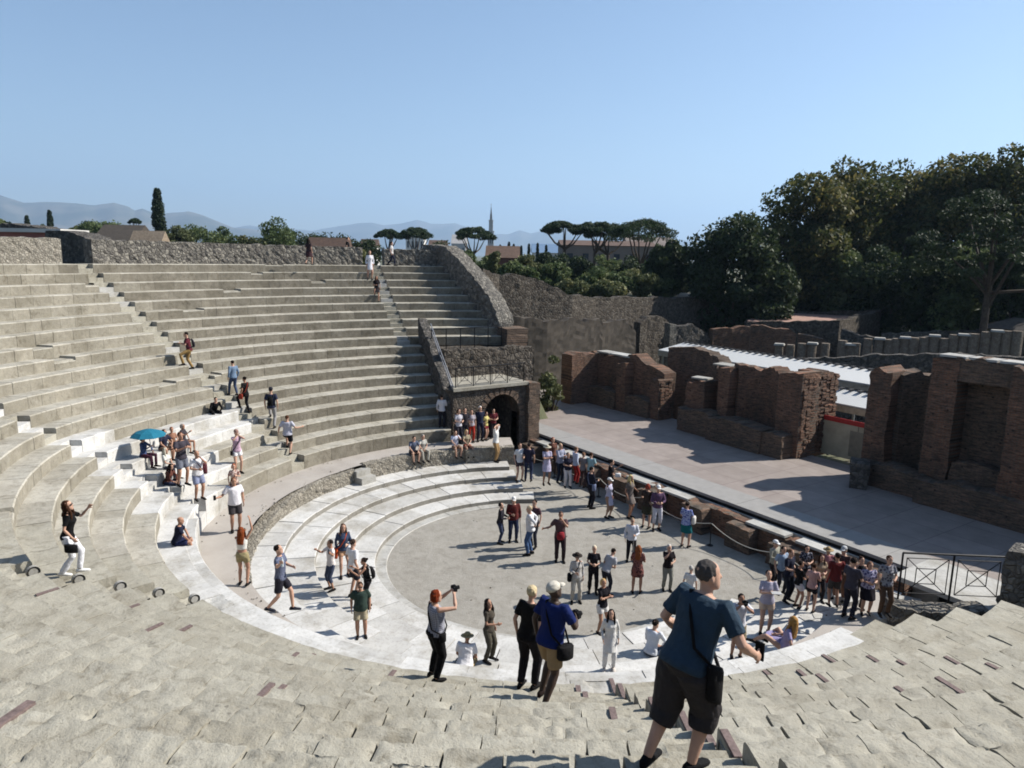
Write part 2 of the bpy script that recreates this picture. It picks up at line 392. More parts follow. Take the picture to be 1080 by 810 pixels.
hz, t, b = newmat('haze'); t.nodes.remove(b)
pv = N(t, 'ShaderNodeVolumePrincipled'); pv.inputs['Color'].default_value = (.48, .70, 1, 1); pv.inputs['Density'].default_value = .000095; pv.inputs['Anisotropy'].default_value = .2
t.links.new(pv.outputs[0], t.nodes['Material Output'].inputs['Volume'])
g = G(); g.box((0, 0, 740), (38000, 38000, 1600)); tag(g.build('haze', hz), 'thin blue air over the plain and hills', None, kind='stuff')

# ------------------------------------------------------------------ orchestra floor and stage
def arc_sheet(g, r0, r1, a0, a1, z, na=60, nr=1, m=0, dz=0.0):
    vs = []
    for i in range(na + 1):
        a = R(a0 + (a1 - a0) * i / na)
        for j in range(nr + 1):
            r = r0 + (r1 - r0) * j / nr; vs.append((r * math.cos(a), r * math.sin(a), z + (dz * nz((r * math.cos(a), r * math.sin(a), 0), 1.3) if dz else 0)))
    fs = [(i * (nr + 1) + j, (i * (nr + 1) + j + 1), (i + 1) * (nr + 1) + j + 1, (i + 1) * (nr + 1) + j) for i in range(na) for j in range(nr)]
    g.add(vs, fs, m)
m, t, b = newmat('packed_earth'); co = coords(t)
c = ramp(t, ntex(t, co, .9, 8, .6), [(.3, (.27, .253, .22)), (.7, (.335, .316, .278))])
c = mix(t, c, ramp(t, ntex(t, co, 30, 4, .7), [(.28, (.6, .58, .55)), (.42, (1, 1, 1)), (.72, (1, 1, 1)), (.8, (1.25, 1.25, 1.2))]), .8, 'MULTIPLY')
c = mix(t, c, ramp(t, ntex(t, co, 2.6, 8, .75, .6), [(.34, (.80, .78, .75)), (.55, (1.05, 1.05, 1.05))]), 1.0, 'MULTIPLY')
vo = N(t, 'ShaderNodeTexVoronoi'); vo.inputs['Scale'].default_value = 16; t.links.new(co, vo.inputs['Vector'])
c = mix(t, c, (.42, .41, .38), mathn(t, 'MULTIPLY', ramp(t, vo.outputs['Distance'], [(.10, (1, 1, 1)), (.16, (0, 0, 0))]), .5))
t.links.new(c, b.inputs['Base Color']); b.inputs['Roughness'].default_value = .95; nb_ = bump(t, b, ntex(t, co, 35, 5), .6, .03); bump(t, b, ntex(t, co, 7, 6, .7), .5, .05, nb_); M['earth'] = m
g = G(); nx, ny = 70, 50
for j in range(ny + 1):
    for i in range(nx + 1):
        x, y = -13 + 26 * i / nx, -8 + 17 * j / ny; g.v.append((x, y, .018 * nz((x, y, 0), .8)))
for j in range(ny):
    for i in range(nx): g.f.append((j * (nx + 1) + i, j * (nx + 1) + i + 1, (j + 1) * (nx + 1) + i + 1, (j + 1) * (nx + 1) + i)); g.m.append(0); g.a.append(.5)
tag(g.build('orchestra_floor', m, smooth=True), kind='structure')

m, t, b = newmat('stage_panels'); co = coords(t)
br = N(t, 'ShaderNodeTexBrick'); br.inputs['Scale'].default_value = 1; br.offset = 0; br.inputs['Brick Width'].default_value = 2.0; br.inputs['Row Height'].default_value = 1.55
br.inputs['Mortar Size'].default_value = .018; br.inputs['Color1'].default_value = (.245, .208, .186, 1); br.inputs['Color2'].default_value = (.285, .243, .218, 1); br.inputs['Mortar'].default_value = (.17, .13, .12, 1)
t.links.new(co, br.inputs['Vector'])
c = mix(t, br.outputs['Color'], ramp(t, ntex(t, co, 1.1, 7, .65), [(.3, (.80, .78, .77)), (.7, (1.12, 1.12, 1.12))]), 1.0, 'MULTIPLY')
t.links.new(c, b.inputs['Base Color']); b.inputs['Roughness'].default_value = .75; bump(t, b, ntex(t, co, 20, 4), .15, .01); M['stage'] = m
M['stage_edge'] = plain('stage_edge_panels', (.30, .29, .275), .7, .12, 2.5, obj=False)
M['black'] = plain('black_fascia', (.018, .018, .02), .8, .3, 5, obj=False)
stg = empty('stage_platform', (0, 8.15, 0)); tag(stg, 'long low stage deck of pinkish grey panels with a black front', 'stage')
g = G(); g.box((1, 13.6, 1.145), (46, 7.9, .11)); o = g.build('deck', M['stage'], stg); o.matrix_parent_inverse = Matrix.Translation((0, -8.15, 0))
g = G()
for i in range(23): g.box((-21 + 2 * i, 8.88, 1.145 + .002 * (i % 3)), (1.988, 1.5, .12), a=rnd.random())
o = g.build('edge_panel', M['stage_edge'], stg); o.matrix_parent_inverse = Matrix.Translation((0, -8.15, 0))
g = G(); g.box((1, 8.28, .55), (46, .06, 1.05)); g.box((1, 13, .02), (46, 9, .04)); o = g.build('fascia', M['black'], stg); o.matrix_parent_inverse = Matrix.Translation((0, -8.15, 0))

# ------------------------------------------------------------------ wide marble steps of the orchestra
def ring_blocks(g, r0, r1, zt, zb, a0, a1, bw, gap=.008, jit=.006, m=0, dark=None):
    a = a0
    while a < a1 - .2:
        wd = math.degrees(bw * (.7 + .6 * rnd.random()) / r0); b_ = min(a + wd, a1)
        if a1 - b_ < wd * .4: b_ = a1
        gd = math.degrees(gap / r0) * (.3 + rnd.random()); dz = jit * (rnd.random() - .5) * 2; k = max(1, int((b_ - a) / 2)); vs = []; v = rnd.random()
        rr = [r0 + jit * (rnd.random() - .5), r0 + .02, r1]; zz = [(zb, zt + dz - .018), (zt + dz,), (zt + dz,)]
        for i in range(k + 1):
            an = R(a + gd + (b_ - a - 2 * gd) * i / k); ca, sa = math.cos(an), math.sin(an)
            vs += [(rr[0] * ca, rr[0] * sa, zb), (rr[0] * ca, rr[0] * sa, zz[0][1]), (rr[1] * ca, rr[1] * sa, zz[1][0]), (rr[2] * ca, rr[2] * sa, zz[2][0]), (rr[2] * ca, rr[2] * sa, zb)]
        fs = []
        for i in range(k):
            o1, o2 = i * 5, i * 5 + 5
            for j in range(4): fs.append((o1 + j, o2 + j, o2 + j + 1, o1 + j + 1))
        fs.append((0, 1, 2, 3, 4)); e = k * 5; fs.append((e + 4, e + 3, e + 2, e + 1, e))
        fs = [tuple(reversed(f)) for f in fs]
        g.add(vs, fs, m, v)
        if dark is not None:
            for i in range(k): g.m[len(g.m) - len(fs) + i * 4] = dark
        a = b_
steps = empty('marble_steps', (0, 0, 0)); tag(steps, 'four broad curved white marble steps around the earth floor', 'steps')
ends = [(145, 387), (150, 386), (153, 385), (156, 384)]
# local angles: far end near 145..156, near right end near 25..40
for i, (r0, z) in enumerate(IMA):
    r1 = IMA[i + 1][0] + .1 if i < 3 else 10.05
    zb = 0 if i == 0 else IMA[i - 1][1] - .02
    a0 = [147, 151, 152.5, 154][i]; a1 = [380, 384, 386, 388][i]
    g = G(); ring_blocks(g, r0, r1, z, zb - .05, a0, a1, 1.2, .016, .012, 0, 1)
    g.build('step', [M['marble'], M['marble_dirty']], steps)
g = G(); ring_blocks(g, 5.55, 6.02, .035, -.05, 160, 372, 1.5, .008, .006); g.build('kerb', M['marble_grey'], steps)
g = G(); ring_blocks(g, 11.42, 11.74, 2.59, 1.4, 253, 361, 1.6, .006, .008)
tag(g.build('marble_parapet', M['marble']), 'curved white marble edging along the walkway below the near rows', 'edging')

# retaining wall between the steps and the walkway, rubble, worn; and the walkway
def curved_wall(g, r, th, zb, ztf, a0, a1, res=.16, amp=.04, sd=0., m=0, outward=False):
    L_ = R(a1 - a0) * r; nu = max(2, int(L_ / res)); uvs = []
    prof = []
    def col(a, zt):
        p = []; nvv = max(2, int((zt - zb) / res))
        for j in range(nvv + 1): p.append((r, zb + (zt - zb) * j / nvv))
        p.append((r + th * .5, zt + .02)); p.append((r + th, zt)); p.append((r + th, zb)); return p
    nvm = max(len(col(0, ztf(a0 + (a1 - a0) * i / nu))) for i in range(nu + 1))
    vs = []
    for i in range(nu + 1):
        a = a0 + (a1 - a0) * i / nu; zt = ztf(a); nvv = nvm - 4
        pts = [(r, zb + (zt - zb) * j / nvv) for j in range(nvv + 1)] + [(r + th * .5, zt + .015), (r + th, zt), (r + th, zb)]
        for rr, z in pts:
            p = Vector((rr * math.cos(R(a)), rr * math.sin(R(a)), z)); d = amp * (nz(p, 4.5, sd) + .6 * nz(p, 9, sd))
            q = (rr - d) / rr; vs.append((p.x * q, p.y * q, z + (amp * nz(p, 5, sd + 9) if z > zb + .1 else 0)))
    k = nvm
    fs = [(i * k + j, i * k + j + 1, (i + 1) * k + j + 1, (i + 1) * k + j) for i in range(nu) for j in range(k - 1)]
    fs.append(tuple(range(k))); fs.append(tuple(reversed(range(nu * k, nu * k + k))))
    g.add(vs, fs, m)
g = G(); curved_wall(g, 9.95, .45, .6, lambda a: 1.5 + .07 * nz((a * .3, 0, 0)) - (.25 if a > 238 else 0), 152, 196.5, .12, .045)
curved_wall(g, 9.95, .45, .6, lambda a: 1.42 + .07 * nz((a * .3, 0, 0)) - .5 * sstep(215, 250, a), 200, 300, .13, .055, 3)
curved_wall(g, 9.98, .4, .6, lambda a: 1.02 + .08 * nz((a * .5, 0, 0)), 300, 386, .12, .05, 5)
M['rubble_pale'] = rubble_mat('pale_rubble', (.24, .22, .18), (.32, .29, .24), (.40, .37, .31), (.20, .18, .15), 8, .035)
tag(g.build('rubble_wall', M['rubble_pale']), 'low curved wall of pale rubble behind the marble steps', 'wall')
m, t, b = newmat('walkway_cocciopesto'); co = coords(t)
c = ramp(t, ntex(t, co, 1.2, 8, .6), [(.3, (.345, .31, .275)), (.7, (.42, .385, .345))]); t.links.new(c, b.inputs['Base Color']); b.inputs['Roughness'].default_value = .9; bump(t, b, ntex(t, co, 25, 5), .4, .02)
g = G(); arc_sheet(g, 10.15, 12.0, 152, 240, WALK_Z - .02, 90, 4, dz=.03); arc_sheet(g, 10.15, 12.0, 240, 388, WALK_Z - .02, 140, 4, dz=.03); tag(g.build('walkway', m, smooth=True), kind='structure')

# the two white steps up through the rubble wall
g = G()
for k_, (rr, z, wd) in enumerate([(9.6, 1.05, .8), (9.95, 1.3, .8)]):
    a = R(198.2); g.box((rr * math.cos(a), rr * math.sin(a), z - .19 - .12 * k_), (.36, wd, .52 + .25 * k_), a)
g.build('x', M['marble_grey']); o = bpy.data.objects['x']; o.name = 'stone_steps'; tag(o, 'pair of white stone steps let into the rubble wall', 'steps')

# ------------------------------------------------------------------ the seating
cavea = empty('theatre_seating', (0, 0, 0)); tag(cavea, 'great curved bank of grey tufa seat rows rising from the walkway', 'seating')
marble_rows = {0: [(230, 241.8), (244.8, 330.5), (331.8, 362)], 1: [(222, 242.2), (245, 257)], 2: [(224, 242.2), (245, 250)], 3: [(211, 242.2), (245, 247)], 4: [(212.5, 242.4)], 5: [(233.5, 242.6)]}
def is_marble(k, a):
    for x0, x1 in marble_rows.get(k, []):
        if x0 <= a <= x1: return True
    return False
stair_w = .78
def row_range(k):
    a0 = 167.4 if k < 9 else (180 - math.degrees(math.asin(9.6 / RK[k])))
    a1 = 360 + math.degrees(math.asin(min(3.4, 1.2 + .25 * k) / RK[k]))
    return a0, a1
def seat_block(g, k, a0, a1, dr, zt, zb, res, v, amp, m, tilt, dlip):
    r0 = RK[k] + dlip; rm = (RK[k] + dr / 2)
    nu = max(1, int(R(a1 - a0) * rm / res)); nv = max(1, int(dr / res)); vs = []
    fine = res < .4
    if not fine: nu = max(1, int((a1 - a0) / 3)); nv = 1
    rows = [(0, zb), (0, zt - .035 if not fine else zt - .05)] + [(j / nv if j else .03 / dr, zt) for j in range(nv + 1)]
    for i in range(nu + 1):
        u = i / nu; a = R(a0 + (a1 - a0) * u)
        for q, (tt, z) in enumerate(rows):
            rr = r0 + tt * (dr - dlip); p = Vector((rr * math.cos(a), rr * math.sin(a), z + (zoff(k, math.degrees(a)) if q else 0)))
            if fine:
                d = 0.0; e = min(u, 1 - u) * R(a1 - a0) * rm; e2 = min(e, tt * dr + .02)
                if q >= 1:
                    h = nz(p, 3.2, 5) * .5 + nz(p, 9, 2) * .35
                    pit = max(0, nz(p, 11, 8) - .20) * 1.5 + max(0, nz(p, 23, 3) - .22) * 1.0
                    wear = max(0, 1 - e2 / .05); wn = .5 + 1.2 * max(0, nz(p, 5, 21))
                    d = amp * (h * .14 - pit * 1.5 - wear * max(0, nz(p, 4, 77)) * 1.2)
                p.z += d + tilt[0] * (u - .5) + tilt[1] * (tt - .5)
                if q <= 2: 
                    d2 = amp * (nz(p, 9, 4) * .25 + max(0, nz(p, 3, 31) - .38) * 3)
                    p.x += math.cos(a) * max(-.01, d2); p.y += math.sin(a) * max(-.01, d2)
            vs.append(p)
    kk = len(rows)
    fs = [(i * kk + j, i * kk + j + 1, (i + 1) * kk + j + 1, (i + 1) * kk + j) for i in range(nu) for j in range(kk - 1)]
    o = len(vs); vs += [(r * math.cos(R(a)), r * math.sin(R(a)), zb) for a, r in ((a0, RK[k] + dr), (a1, RK[k] + dr))]
    if fine:                                             # crisp arrises: front, tread and ends do not share vertices
        base = list(vs); fs = []; tr = [[i * kk + j for j in range(2, kk)] for i in range(nu + 1)]
        fr = []
        for i in range(nu + 1):
            o_ = len(vs); vs += [base[i * kk], base[i * kk + 1], base[i * kk + 2]]; fr.append(o_)
        for i in range(nu):
            fs.append((fr[i], fr[i] + 1, fr[i + 1] + 1, fr[i + 1])); fs.append((fr[i] + 1, fr[i] + 2, fr[i + 1] + 2, fr[i + 1] + 1))
        nfr = len(fs)
        for i in range(nu):
            for j in range(kk - 3): fs.append((tr[i][j], tr[i][j + 1], tr[i + 1][j + 1], tr[i + 1][j]))
        for i, end in ((0, o), (nu, o + 1)):
            o_ = len(vs); vs += [base[i * kk + j] for j in range(kk)] + [vs[end]]; f_ = tuple(range(o_, o_ + kk + 1)); fs.append(tuple(reversed(f_)) if i == 0 else f_)
    else:
        fs.append(tuple(reversed(range(kk))) + (o,)); fs.append(tuple(range(nu * kk, nu * kk + kk)) + (o + 1,))
    g.add(vs, fs, m, v)
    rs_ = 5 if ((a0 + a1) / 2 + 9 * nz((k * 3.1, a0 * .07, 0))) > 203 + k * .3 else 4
    if fine:
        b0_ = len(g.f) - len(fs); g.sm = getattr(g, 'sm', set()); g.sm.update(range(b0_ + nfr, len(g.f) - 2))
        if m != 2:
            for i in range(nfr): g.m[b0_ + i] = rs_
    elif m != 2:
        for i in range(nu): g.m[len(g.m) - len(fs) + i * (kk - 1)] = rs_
inlay_spots = []
for k in range(NR):
    g = G(); A0, A1 = row_range(k); dr = .763 if k < NR - 1 else 1.5
    zt = ZK[k]; zb = (ZK[k - 1] if k else WALK_Z) - .08
    zones = sorted([((s_ % 360), math.degrees(stair_w / 2 / (RK[k] + .2))) for s_ in STAIRS if s_ < 170 or k >= 9])
    cuts = [A0]; segs = []
    for s_, hw in zones:
        if s_ - hw > A0 and s_ + hw < A1:
            segs.append((cuts[-1], s_ - hw)); cuts.append(s_ + hw)
    segs.append((cuts[-1], A1))
    for (b0, b1) in segs:
        # solid bed below the blocks so that joints are dark and not holes
        na = max(2, int((b1 - b0) / 2.5)); vs = []
        for i in range(na + 1):
            a = R(b0 + .02 + (b1 - b0 - .04) * i / na)
            vs += [((RK[k] + .09) * math.cos(a), (RK[k] + .09) * math.sin(a), zb - .02), ((RK[k] + .09) * math.cos(a), (RK[k] + .09) * math.sin(a), zt - .1 + zoff(k, math.degrees(a))), ((RK[k] + dr + .15) * math.cos(a), (RK[k] + dr + .15) * math.sin(a), zt - .1 + zoff(k, math.degrees(a)))]
        g.add(vs, [(i * 3 + j, i * 3 + j + 1, i * 3 + j + 4, i * 3 + j + 3) for i in range(na) for j in range(2)], 0, .2)
        a = b0
        while a < b1 - .01:
            nr_ = (Vector((RK[k] * math.cos(R(a)), RK[k] * math.sin(R(a)), zt)) - CAMV).length
            wd = math.degrees((.62 + .55 * rnd.random()) * (.62 if nr_ < 15 else .8 if nr_ < 20 else 1) / RK[k]); b_ = a + wd
            if b1 - b_ < wd * .5: b_ = b1
            am = R((a + b_) / 2); pc = Vector((RK[k] * math.cos(am), RK[k] * math.sin(am), zt + zoff(k, math.degrees(am)))); d = (pc - CAMV).length
            res = .034 if d < 6.5 else .055 if d < 9.5 else .10 if d < 14 else .2 if d < 21 else 9
            near = d < 21
            mi = 2 if is_marble(k, (a + b_) / 2) else (1 if near else 0)
            amp = .0 if not near else ((.028 if am % 6.2832 < 5.2 else .036) if mi == 1 else .005)
            gp = math.degrees((.003 + (.026 if near and am % 6.2832 > 5.5 else .009) * rnd.random() ** 2.2) / RK[k]) * (.4 if mi == 2 else 1)
            jit = .5 if mi == 2 else 1
            tilt = ((rnd.random() - .5) * ((.040 if am % 6.2832 > 5.5 else .005) if near else .006) * jit, (rnd.random() - .5) * .016 * jit)
            bv = .5 + (rnd.random() - .5) * (.45 if near else 1); drop = (.05 + .12 * rnd.random()) if (not near and mi == 0 and rnd.random() < .02) else 0
            if k == 18 or (0 < 1): seat_block(g, k, a + gp, b_ - gp, dr + .02, zt - drop + (rnd.random() - .5) * (.006 if near else .008) * jit, zb, res, bv, amp, mi, tilt, (rnd.random() - .5) * (.008 if near else .012) * jit)
            # thin red stone strips set in the treads along former stair lines
            amd = (a + b_) / 2
            for la in (262.5, 268, 279, 289.5, 296, 303, 311.5, 344, 351):
                if a < la + (k * 7 % 5 - 2) * .35 <= b_ and d < 17 and mi == 1 and rnd.random() < .48:
                    aa = R(la + (k * 7 % 5 - 2) * .35); rr = RK[k] + .2 + .25 * rnd.random(); ll = .34 + .28 * rnd.random()
                    g.box((rr * math.cos(aa), rr * math.sin(aa), zt + zoff(k, math.degrees(aa)) + .0), (ll, .085, .03), aa + .1 * (rnd.random() - .5), 3, .5)
            a = b_
    # red stone edging along the near flight
    for s_ in (-31.5,):
        hw = math.degrees(stair_w / 2 / (RK[k] + .3))
        for sg in (-1, 1):
            if rnd.random() < (.5 if sg < 0 else .25): continue
            a = R(s_ + sg * hw + sg * math.degrees(.06 / RK[k])); rr = RK[k] + .30
            g.box((rr * math.cos(a), rr * math.sin(a), zt + zoff(k, s_) + .004), (.42 + .2 * rnd.random(), .085, .04), a, 3, .5)
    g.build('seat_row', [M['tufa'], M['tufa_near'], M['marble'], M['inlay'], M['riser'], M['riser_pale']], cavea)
# flights of half steps between the wedges
for s_ in STAIRS:
    g = G(); a = R(s_)
    for k in range(9 if s_ > 170 else 0, NR):
        near = s_ in (-31.5, -76.3)
        z0 = (ZK[k - 1] + zoff(k - 1, s_) if k else WALK_Z); z1_ = ZK[k] + zoff(k, s_); zh = (z0 + z1_) / 2 if k or not near else z1_ - .015
        for (r0, r1, zt) in ((RK[k], RK[k] + .38, zh), (RK[k] + .38, RK[k] + .79, z1_ - .01)):
            rc = (r0 + r1) / 2; wd = stair_w - .03; nn = 8 if near else 1; vs = []; fs = []
            n1, n2 = (9, 5) if near else (1, 1)
            for i in range(n1 + 1):
                y = -wd / 2 + wd * i / n1
                for j in range(n2 + 2):
                    x = r0 + (r1 - r0) * max(0, j - 1) / n2; z = zt if j else zt - .5
                    p = Vector((x * math.cos(a) - y * math.sin(a), x * math.sin(a) + y * math.cos(a), z))
                    if near and j: p.z += .03 * nz(p, 4, 4) - .04 * max(0, nz(p, 10, 2) - .2)
                    vs.append(p)
            q = n2 + 2
            fs = [(i * q + j, i * q + j + 1, (i + 1) * q + j + 1, (i + 1) * q + j) for i in range(n1) for j in range(q - 1)]
            g.add(vs, fs, 1 if (not near and rnd.random() < .3) or (s_ == -116.4 and k < 6) or (near and k < 1) else 0, rnd.random())
    g.build('stair_flight', [M['tufa_near'], M['marble_grey'] if s_ != -116.4 else M['marble']], cavea)
# round stone sockets beside the narrow flight at the left
for k in range(6):
    a = R(-76.3) + .20 / RK[k]; rr = RK[k] + .12; z = (ZK[k - 1] + zoff(k - 1, -76.3) if k else WALK_Z + .55) + .27
    g = G(); c = Vector((rr * math.cos(a), rr * math.sin(a), z)); ax_ = Vector((-math.sin(a), math.cos(a), 0)) * -1; rad_ = Vector((math.cos(a), math.sin(a), 0)); up = Vector((0, 0, 1))
    rings = []
    for (dd, q) in ((0, .12), (.10, .12), (.10, .085), (.02, .08)): rings.append((c + ax_ * dd + up * (.10), rad_ * q, up * q))
    g.loft(rings, 16, caps=False); g.loft([(c + ax_ * .02 + up * .10, rad_ * .08, up * .08), (c + ax_ * .021 + up * .10, rad_ * .01, up * .01)], 16)
    tag(g.build('stone_socket', M['marble_grey']), ['round grey stone socket low on the narrow flight, by the white edge', 'round grey stone socket second up from the white edge', 'round grey stone socket third up from the white edge', 'round grey stone socket fourth up the narrow flight', 'round grey stone socket right beside the walking woman in white trousers', 'round grey stone socket topmost on the narrow flight'][k], 'stone socket', 'round sockets along the narrow flight')

# ------------------------------------------------------------------ ruined walls
def wall_line(g, pts, th, res=.25, amp=.04, sd=0., m=0, ragged=0.0, bat=0.0):
    """pts: (x, y, zbottom, ztop); a thick rough wall along them, with brick UVs"""
    P_ = []; acc = 0
    for (a, b_) in zip(pts, pts[1:]):
        l = math.hypot(b_[0] - a[0], b_[1] - a[1]); n = max(1, int(l / res))
        for i in range(n):
            t = i / n; P_.append(([a[j] + (b_[j] - a[j]) * t for j in range(4)], acc + l * t, Vector((b_[0] - a[0], b_[1] - a[1], 0)).normalized()))
        acc += l
    P_.append((list(pts[-1]), acc, P_[-1][2]))
    zmax = max(p[0][3] - p[0][2] for p in P_); nv = max(2, int(zmax / res)); vs, uv = [], []
    step = 0.
    for i, (p, u, d) in enumerate(P_):
        if 0 < i < len(P_) - 1:
            d2 = P_[i - 1][2]; d = (d + d2).normalized()
        nrm = Vector((d.y, -d.x, 0)); zt = p[3] + (.5 * ragged * (nz((u, 0, sd), 1.7) + 1.2 * nz((u, 3, sd), 6)) + min(ragged, .12) * round(2 * nz((u, 8, sd), 1.1)) if ragged else 0)
        prof = [(th / 2 + bat * (1 - j / nv), p[2] + (zt - p[2]) * j / nv) for j in range(nv + 1)] + [(0, zt + .02)] + [(-th / 2 - bat * j / nv, zt - (zt - p[2]) * j / nv) for j in range(nv + 1)]
        for q, (o, z) in enumerate(prof):
            v = Vector((p[0], p[1], z)) + nrm * o; dd = amp * (nz(v, 3.5, sd) + .7 * nz(v, 8, sd + 3)); v += nrm * dd * (1 if o > 0 else -1)
            if z > p[2] + .2: v.z += amp * .8 * nz(v, 5, sd + 6)
            if i in (0, len(P_) - 1) and res <= .25: v += d * (-1 if i == 0 else 1) * (.09 * nz((sd, 0, round(z / .22)), 7.3) + .05 * nz((o, z, sd), 6))
            vs.append(v); uv.append((u + (0 if o else .1), z + (0 if o >= 0 else .05)))
    k = len(prof)
    fs = [(i * k + j, (i + 1) * k + j, (i + 1) * k + j + 1, i * k + j + 1) for i in range(len(P_) - 1) for j in range(k - 1)]
    fs.append(tuple(reversed(range(k)))); e = (len(P_) - 1) * k; fs.append(tuple(range(e, e + k)))
    if g.uv is None: g.uv = []
    g.uv += uv; g.add(vs, fs, m)
def niche_wall(g, x0, x1, y, th, zb, zt, depth, curved=True, n=14, sd=0., res=.22, amp=.03):
    """front of a recess between two piers, half round or flat"""
    pts = []
    for i in range(n + 1):
        t = i / n; x = x0 + (x1 - x0) * t
        pts.append((x, y + (depth * math.sin(math.pi * t) ** .7 if curved else depth), zb, zt))
    wall_line(g, pts, th, res, amp, sd, ragged=.16)
def brick_thing(name, mat, label, cat, build, parts=()):
    root = empty(name); tag(root, label, cat)
    for pn, fn, pm in parts:
        g = G(); fn(g); g.build(pn, pm, root)
    return root
B_, BG_, RU, RD, RF = M['brick'], M['brick_grey'], M['rubble'], M['rubble_dark'], M['rubble_fine']

# rim walls behind the top row
def rim(a0, a1, name, label, zt0, zt1, r=26.25, mat=RU, sd=0):
    g = G(); curved_wall(g, r, .75, 9.9, lambda a: zt0 + (zt1 - zt0) * (a - a0) / (a1 - a0) + .07 * nz((a * .9, 0, sd)), a0, a1, .16, .06, sd)
    return tag(g.build(name, mat), label, 'wall')
rim(158.2, 168.4, 'rubble_wall', 'short rubble wall behind the top row between gap and sloping wall', 11.15, 11.15, sd=1)
rim(171.6, 207.0, 'rubble_wall', 'long rough rubble wall behind the top row in the centre of the bank', 11.22, 11.3, sd=2)
rim(210.4, 262, 'rubble_wall', 'rubble wall behind the top row left of the dark doorway', 11.3, 11.2, mat=M['rubble_pale'], sd=3)
# sloping end wall of the upper rows
g = G(); wall_line(g, [(-26.9, 9.3, -.2, 11.5), (-25.6, 9.3, -.2, 11.5), (-23.9, 9.3, -.2, 11.45), (-22.4, 9.3, -.2, 10.85), (-20.2, 9.3, -.2, 9.7), (-18, 9.3, -.2, 8.35), (-16.8, 9.3, -.2, 7.1)], 1.05, .18, .1, 4)
tag(g.build('end_wall', RU), 'dark rubble wall sloping down beside the upper seat rows', 'wall')
g = G(); wall_line(g, [(-16.9, 9.5, -.2, 6.6), (-15.8, 9.5, -.2, 6.55)], 1.5, .2, .03, 5); tag(g.build('brick_pier', BG_), 'square block pier at the foot of the sloping rubble wall', 'pier')
# filling under the upper rows, towards the vaulted passage
g = G()
wall_line(g, [(-14.6, 3.75, -.1, 5.75), (-14.6, 9.6, -.1, 5.6)], .5, .2, .06, 6, ragged=.12)
wall_line(g, [(-18.3, 9.6, -.1, 5.55), (-14.6, 9.6, -.1, 5.5)], .5, .25, .05, 7)
g.box((-16.7, 6.6, 5.4), (4.4, 5.7, .22)); g.uv += [(0, 0)] * 8
tag(g.build('terrace_wall', RF), 'rubble terrace wall under the upper rows behind the balcony railing', 'wall')
g = G()
for k in range(9):
    pass
a = R(166.6); ca, sa = math.cos(a), math.sin(a)
pts = [(12.0, 3.45), (13.2, 4.2), (15, 5.2), (16.8, 6.25), (18.8, 7.15)]
wall_line(g, [(r * ca, r * sa, .4, z) for r, z in pts], .5, .2, .05, 8, ragged=.05)
tag(g.build('stair_wall', RD), 'low dark wall stepping down the end of the lower rows', 'wall')
g = G()
for off in (0, .28):
    g.tube([(r * ca - .18, r * sa + .12, z + .75 - off) for r, z in pts[:4]], .03, 6)
for r, z in ((12.2, 3.6), (14.2, 4.75), (16.5, 6.05)): g.tube([(r * ca - .18, r * sa + .12, z - .1), (r * ca - .18, r * sa + .12, z + .78)], .025, 6)
tag(g.build('handrail', M['steel']), 'pale double handrail running down the low dark wall', 'handrail')

# vaulted passage with the balcony on top
tr = empty('vaulted_entrance', (-12.3, 5, 0)); tag(tr, 'brick faced side entrance with a dark round arch and flat balcony roof', 'entrance')
def arch_face(g, x0, x1, n0, n1, zb, zt, c, hw, zs):
    ns = sorted(set([n0, n1] + [n0 + (c - hw - n0) * i / 4 for i in range(5)] + [c - hw + 2 * hw * i / 16 for i in range(17)] + [c + hw + (n1 - c - hw) * i / 4 for i in range(5)]))
    if g.uv is None: g.uv = []
    for a_, b_ in zip(ns, ns[1:]):
        if b_ - a_ < 1e-4: continue
        mid = (a_ + b_) / 2; fz = lambda q: zb if abs(mid - c) > hw else zs + math.sqrt(max(0, hw * hw - (q - c) ** 2))
        za, zb2 = fz(a_), fz(b_)
        vs = [(x1, a_, za), (x1, b_, zb2), (x1, b_, zt), (x1, a_, zt), (x0, a_, za), (x0, b_, zb2), (x0, b_, zt), (x0, a_, zt)]
        g.uv += [(q[1], q[2]) for q in vs]
        g.add(vs, [(0, 1, 2, 3), (5, 4, 7, 6), (0, 4, 5, 1), (3, 2, 6, 7)])
    for q, f in ((n0, (0, 1, 2, 3)), (n1, (3, 2, 1, 0))):
        vs = [(x0, q, zb), (x0, q, zt), (x1, q, zt), (x1, q, zb)]; g.uv += [(v[0], v[2]) for v in vs]; g.add(vs, [f])
M['arch_stone'] = rubble_mat('arch_masonry', (.075, .065, .055), (.12, .095, .075), (.17, .14, .115), (.09, .08, .07), 6, .05)
def local(o, p): o.matrix_parent_inverse = Matrix.Translation(-p.location); return o
g = G(); arch_face(g, -12.3, -11.5, 2.7, 7.2, .5, 4.05, 5.65, 1.15, 2.5); local(g.build('arched_front', M['arch_stone'], tr), tr)
g = G()
for i in range(13):
    t = math.pi * i / 12; r0 = 1.2; c = Vector((-11.49, 5.65 - math.cos(t) * 1.3, 2.5 + math.sin(t) * 1.3)); g.box(c, (.06, .25, .34), M=Matrix.Rotation(math.pi / 2 - t, 3, 'X') if False else Matrix.Rotation(t - math.pi / 2, 3, 'X').inverted(), a=rnd.random())
g.uv = [(v[1], v[2]) for v in g.v]; local(g.build('arch_ring', BG_, tr), tr)
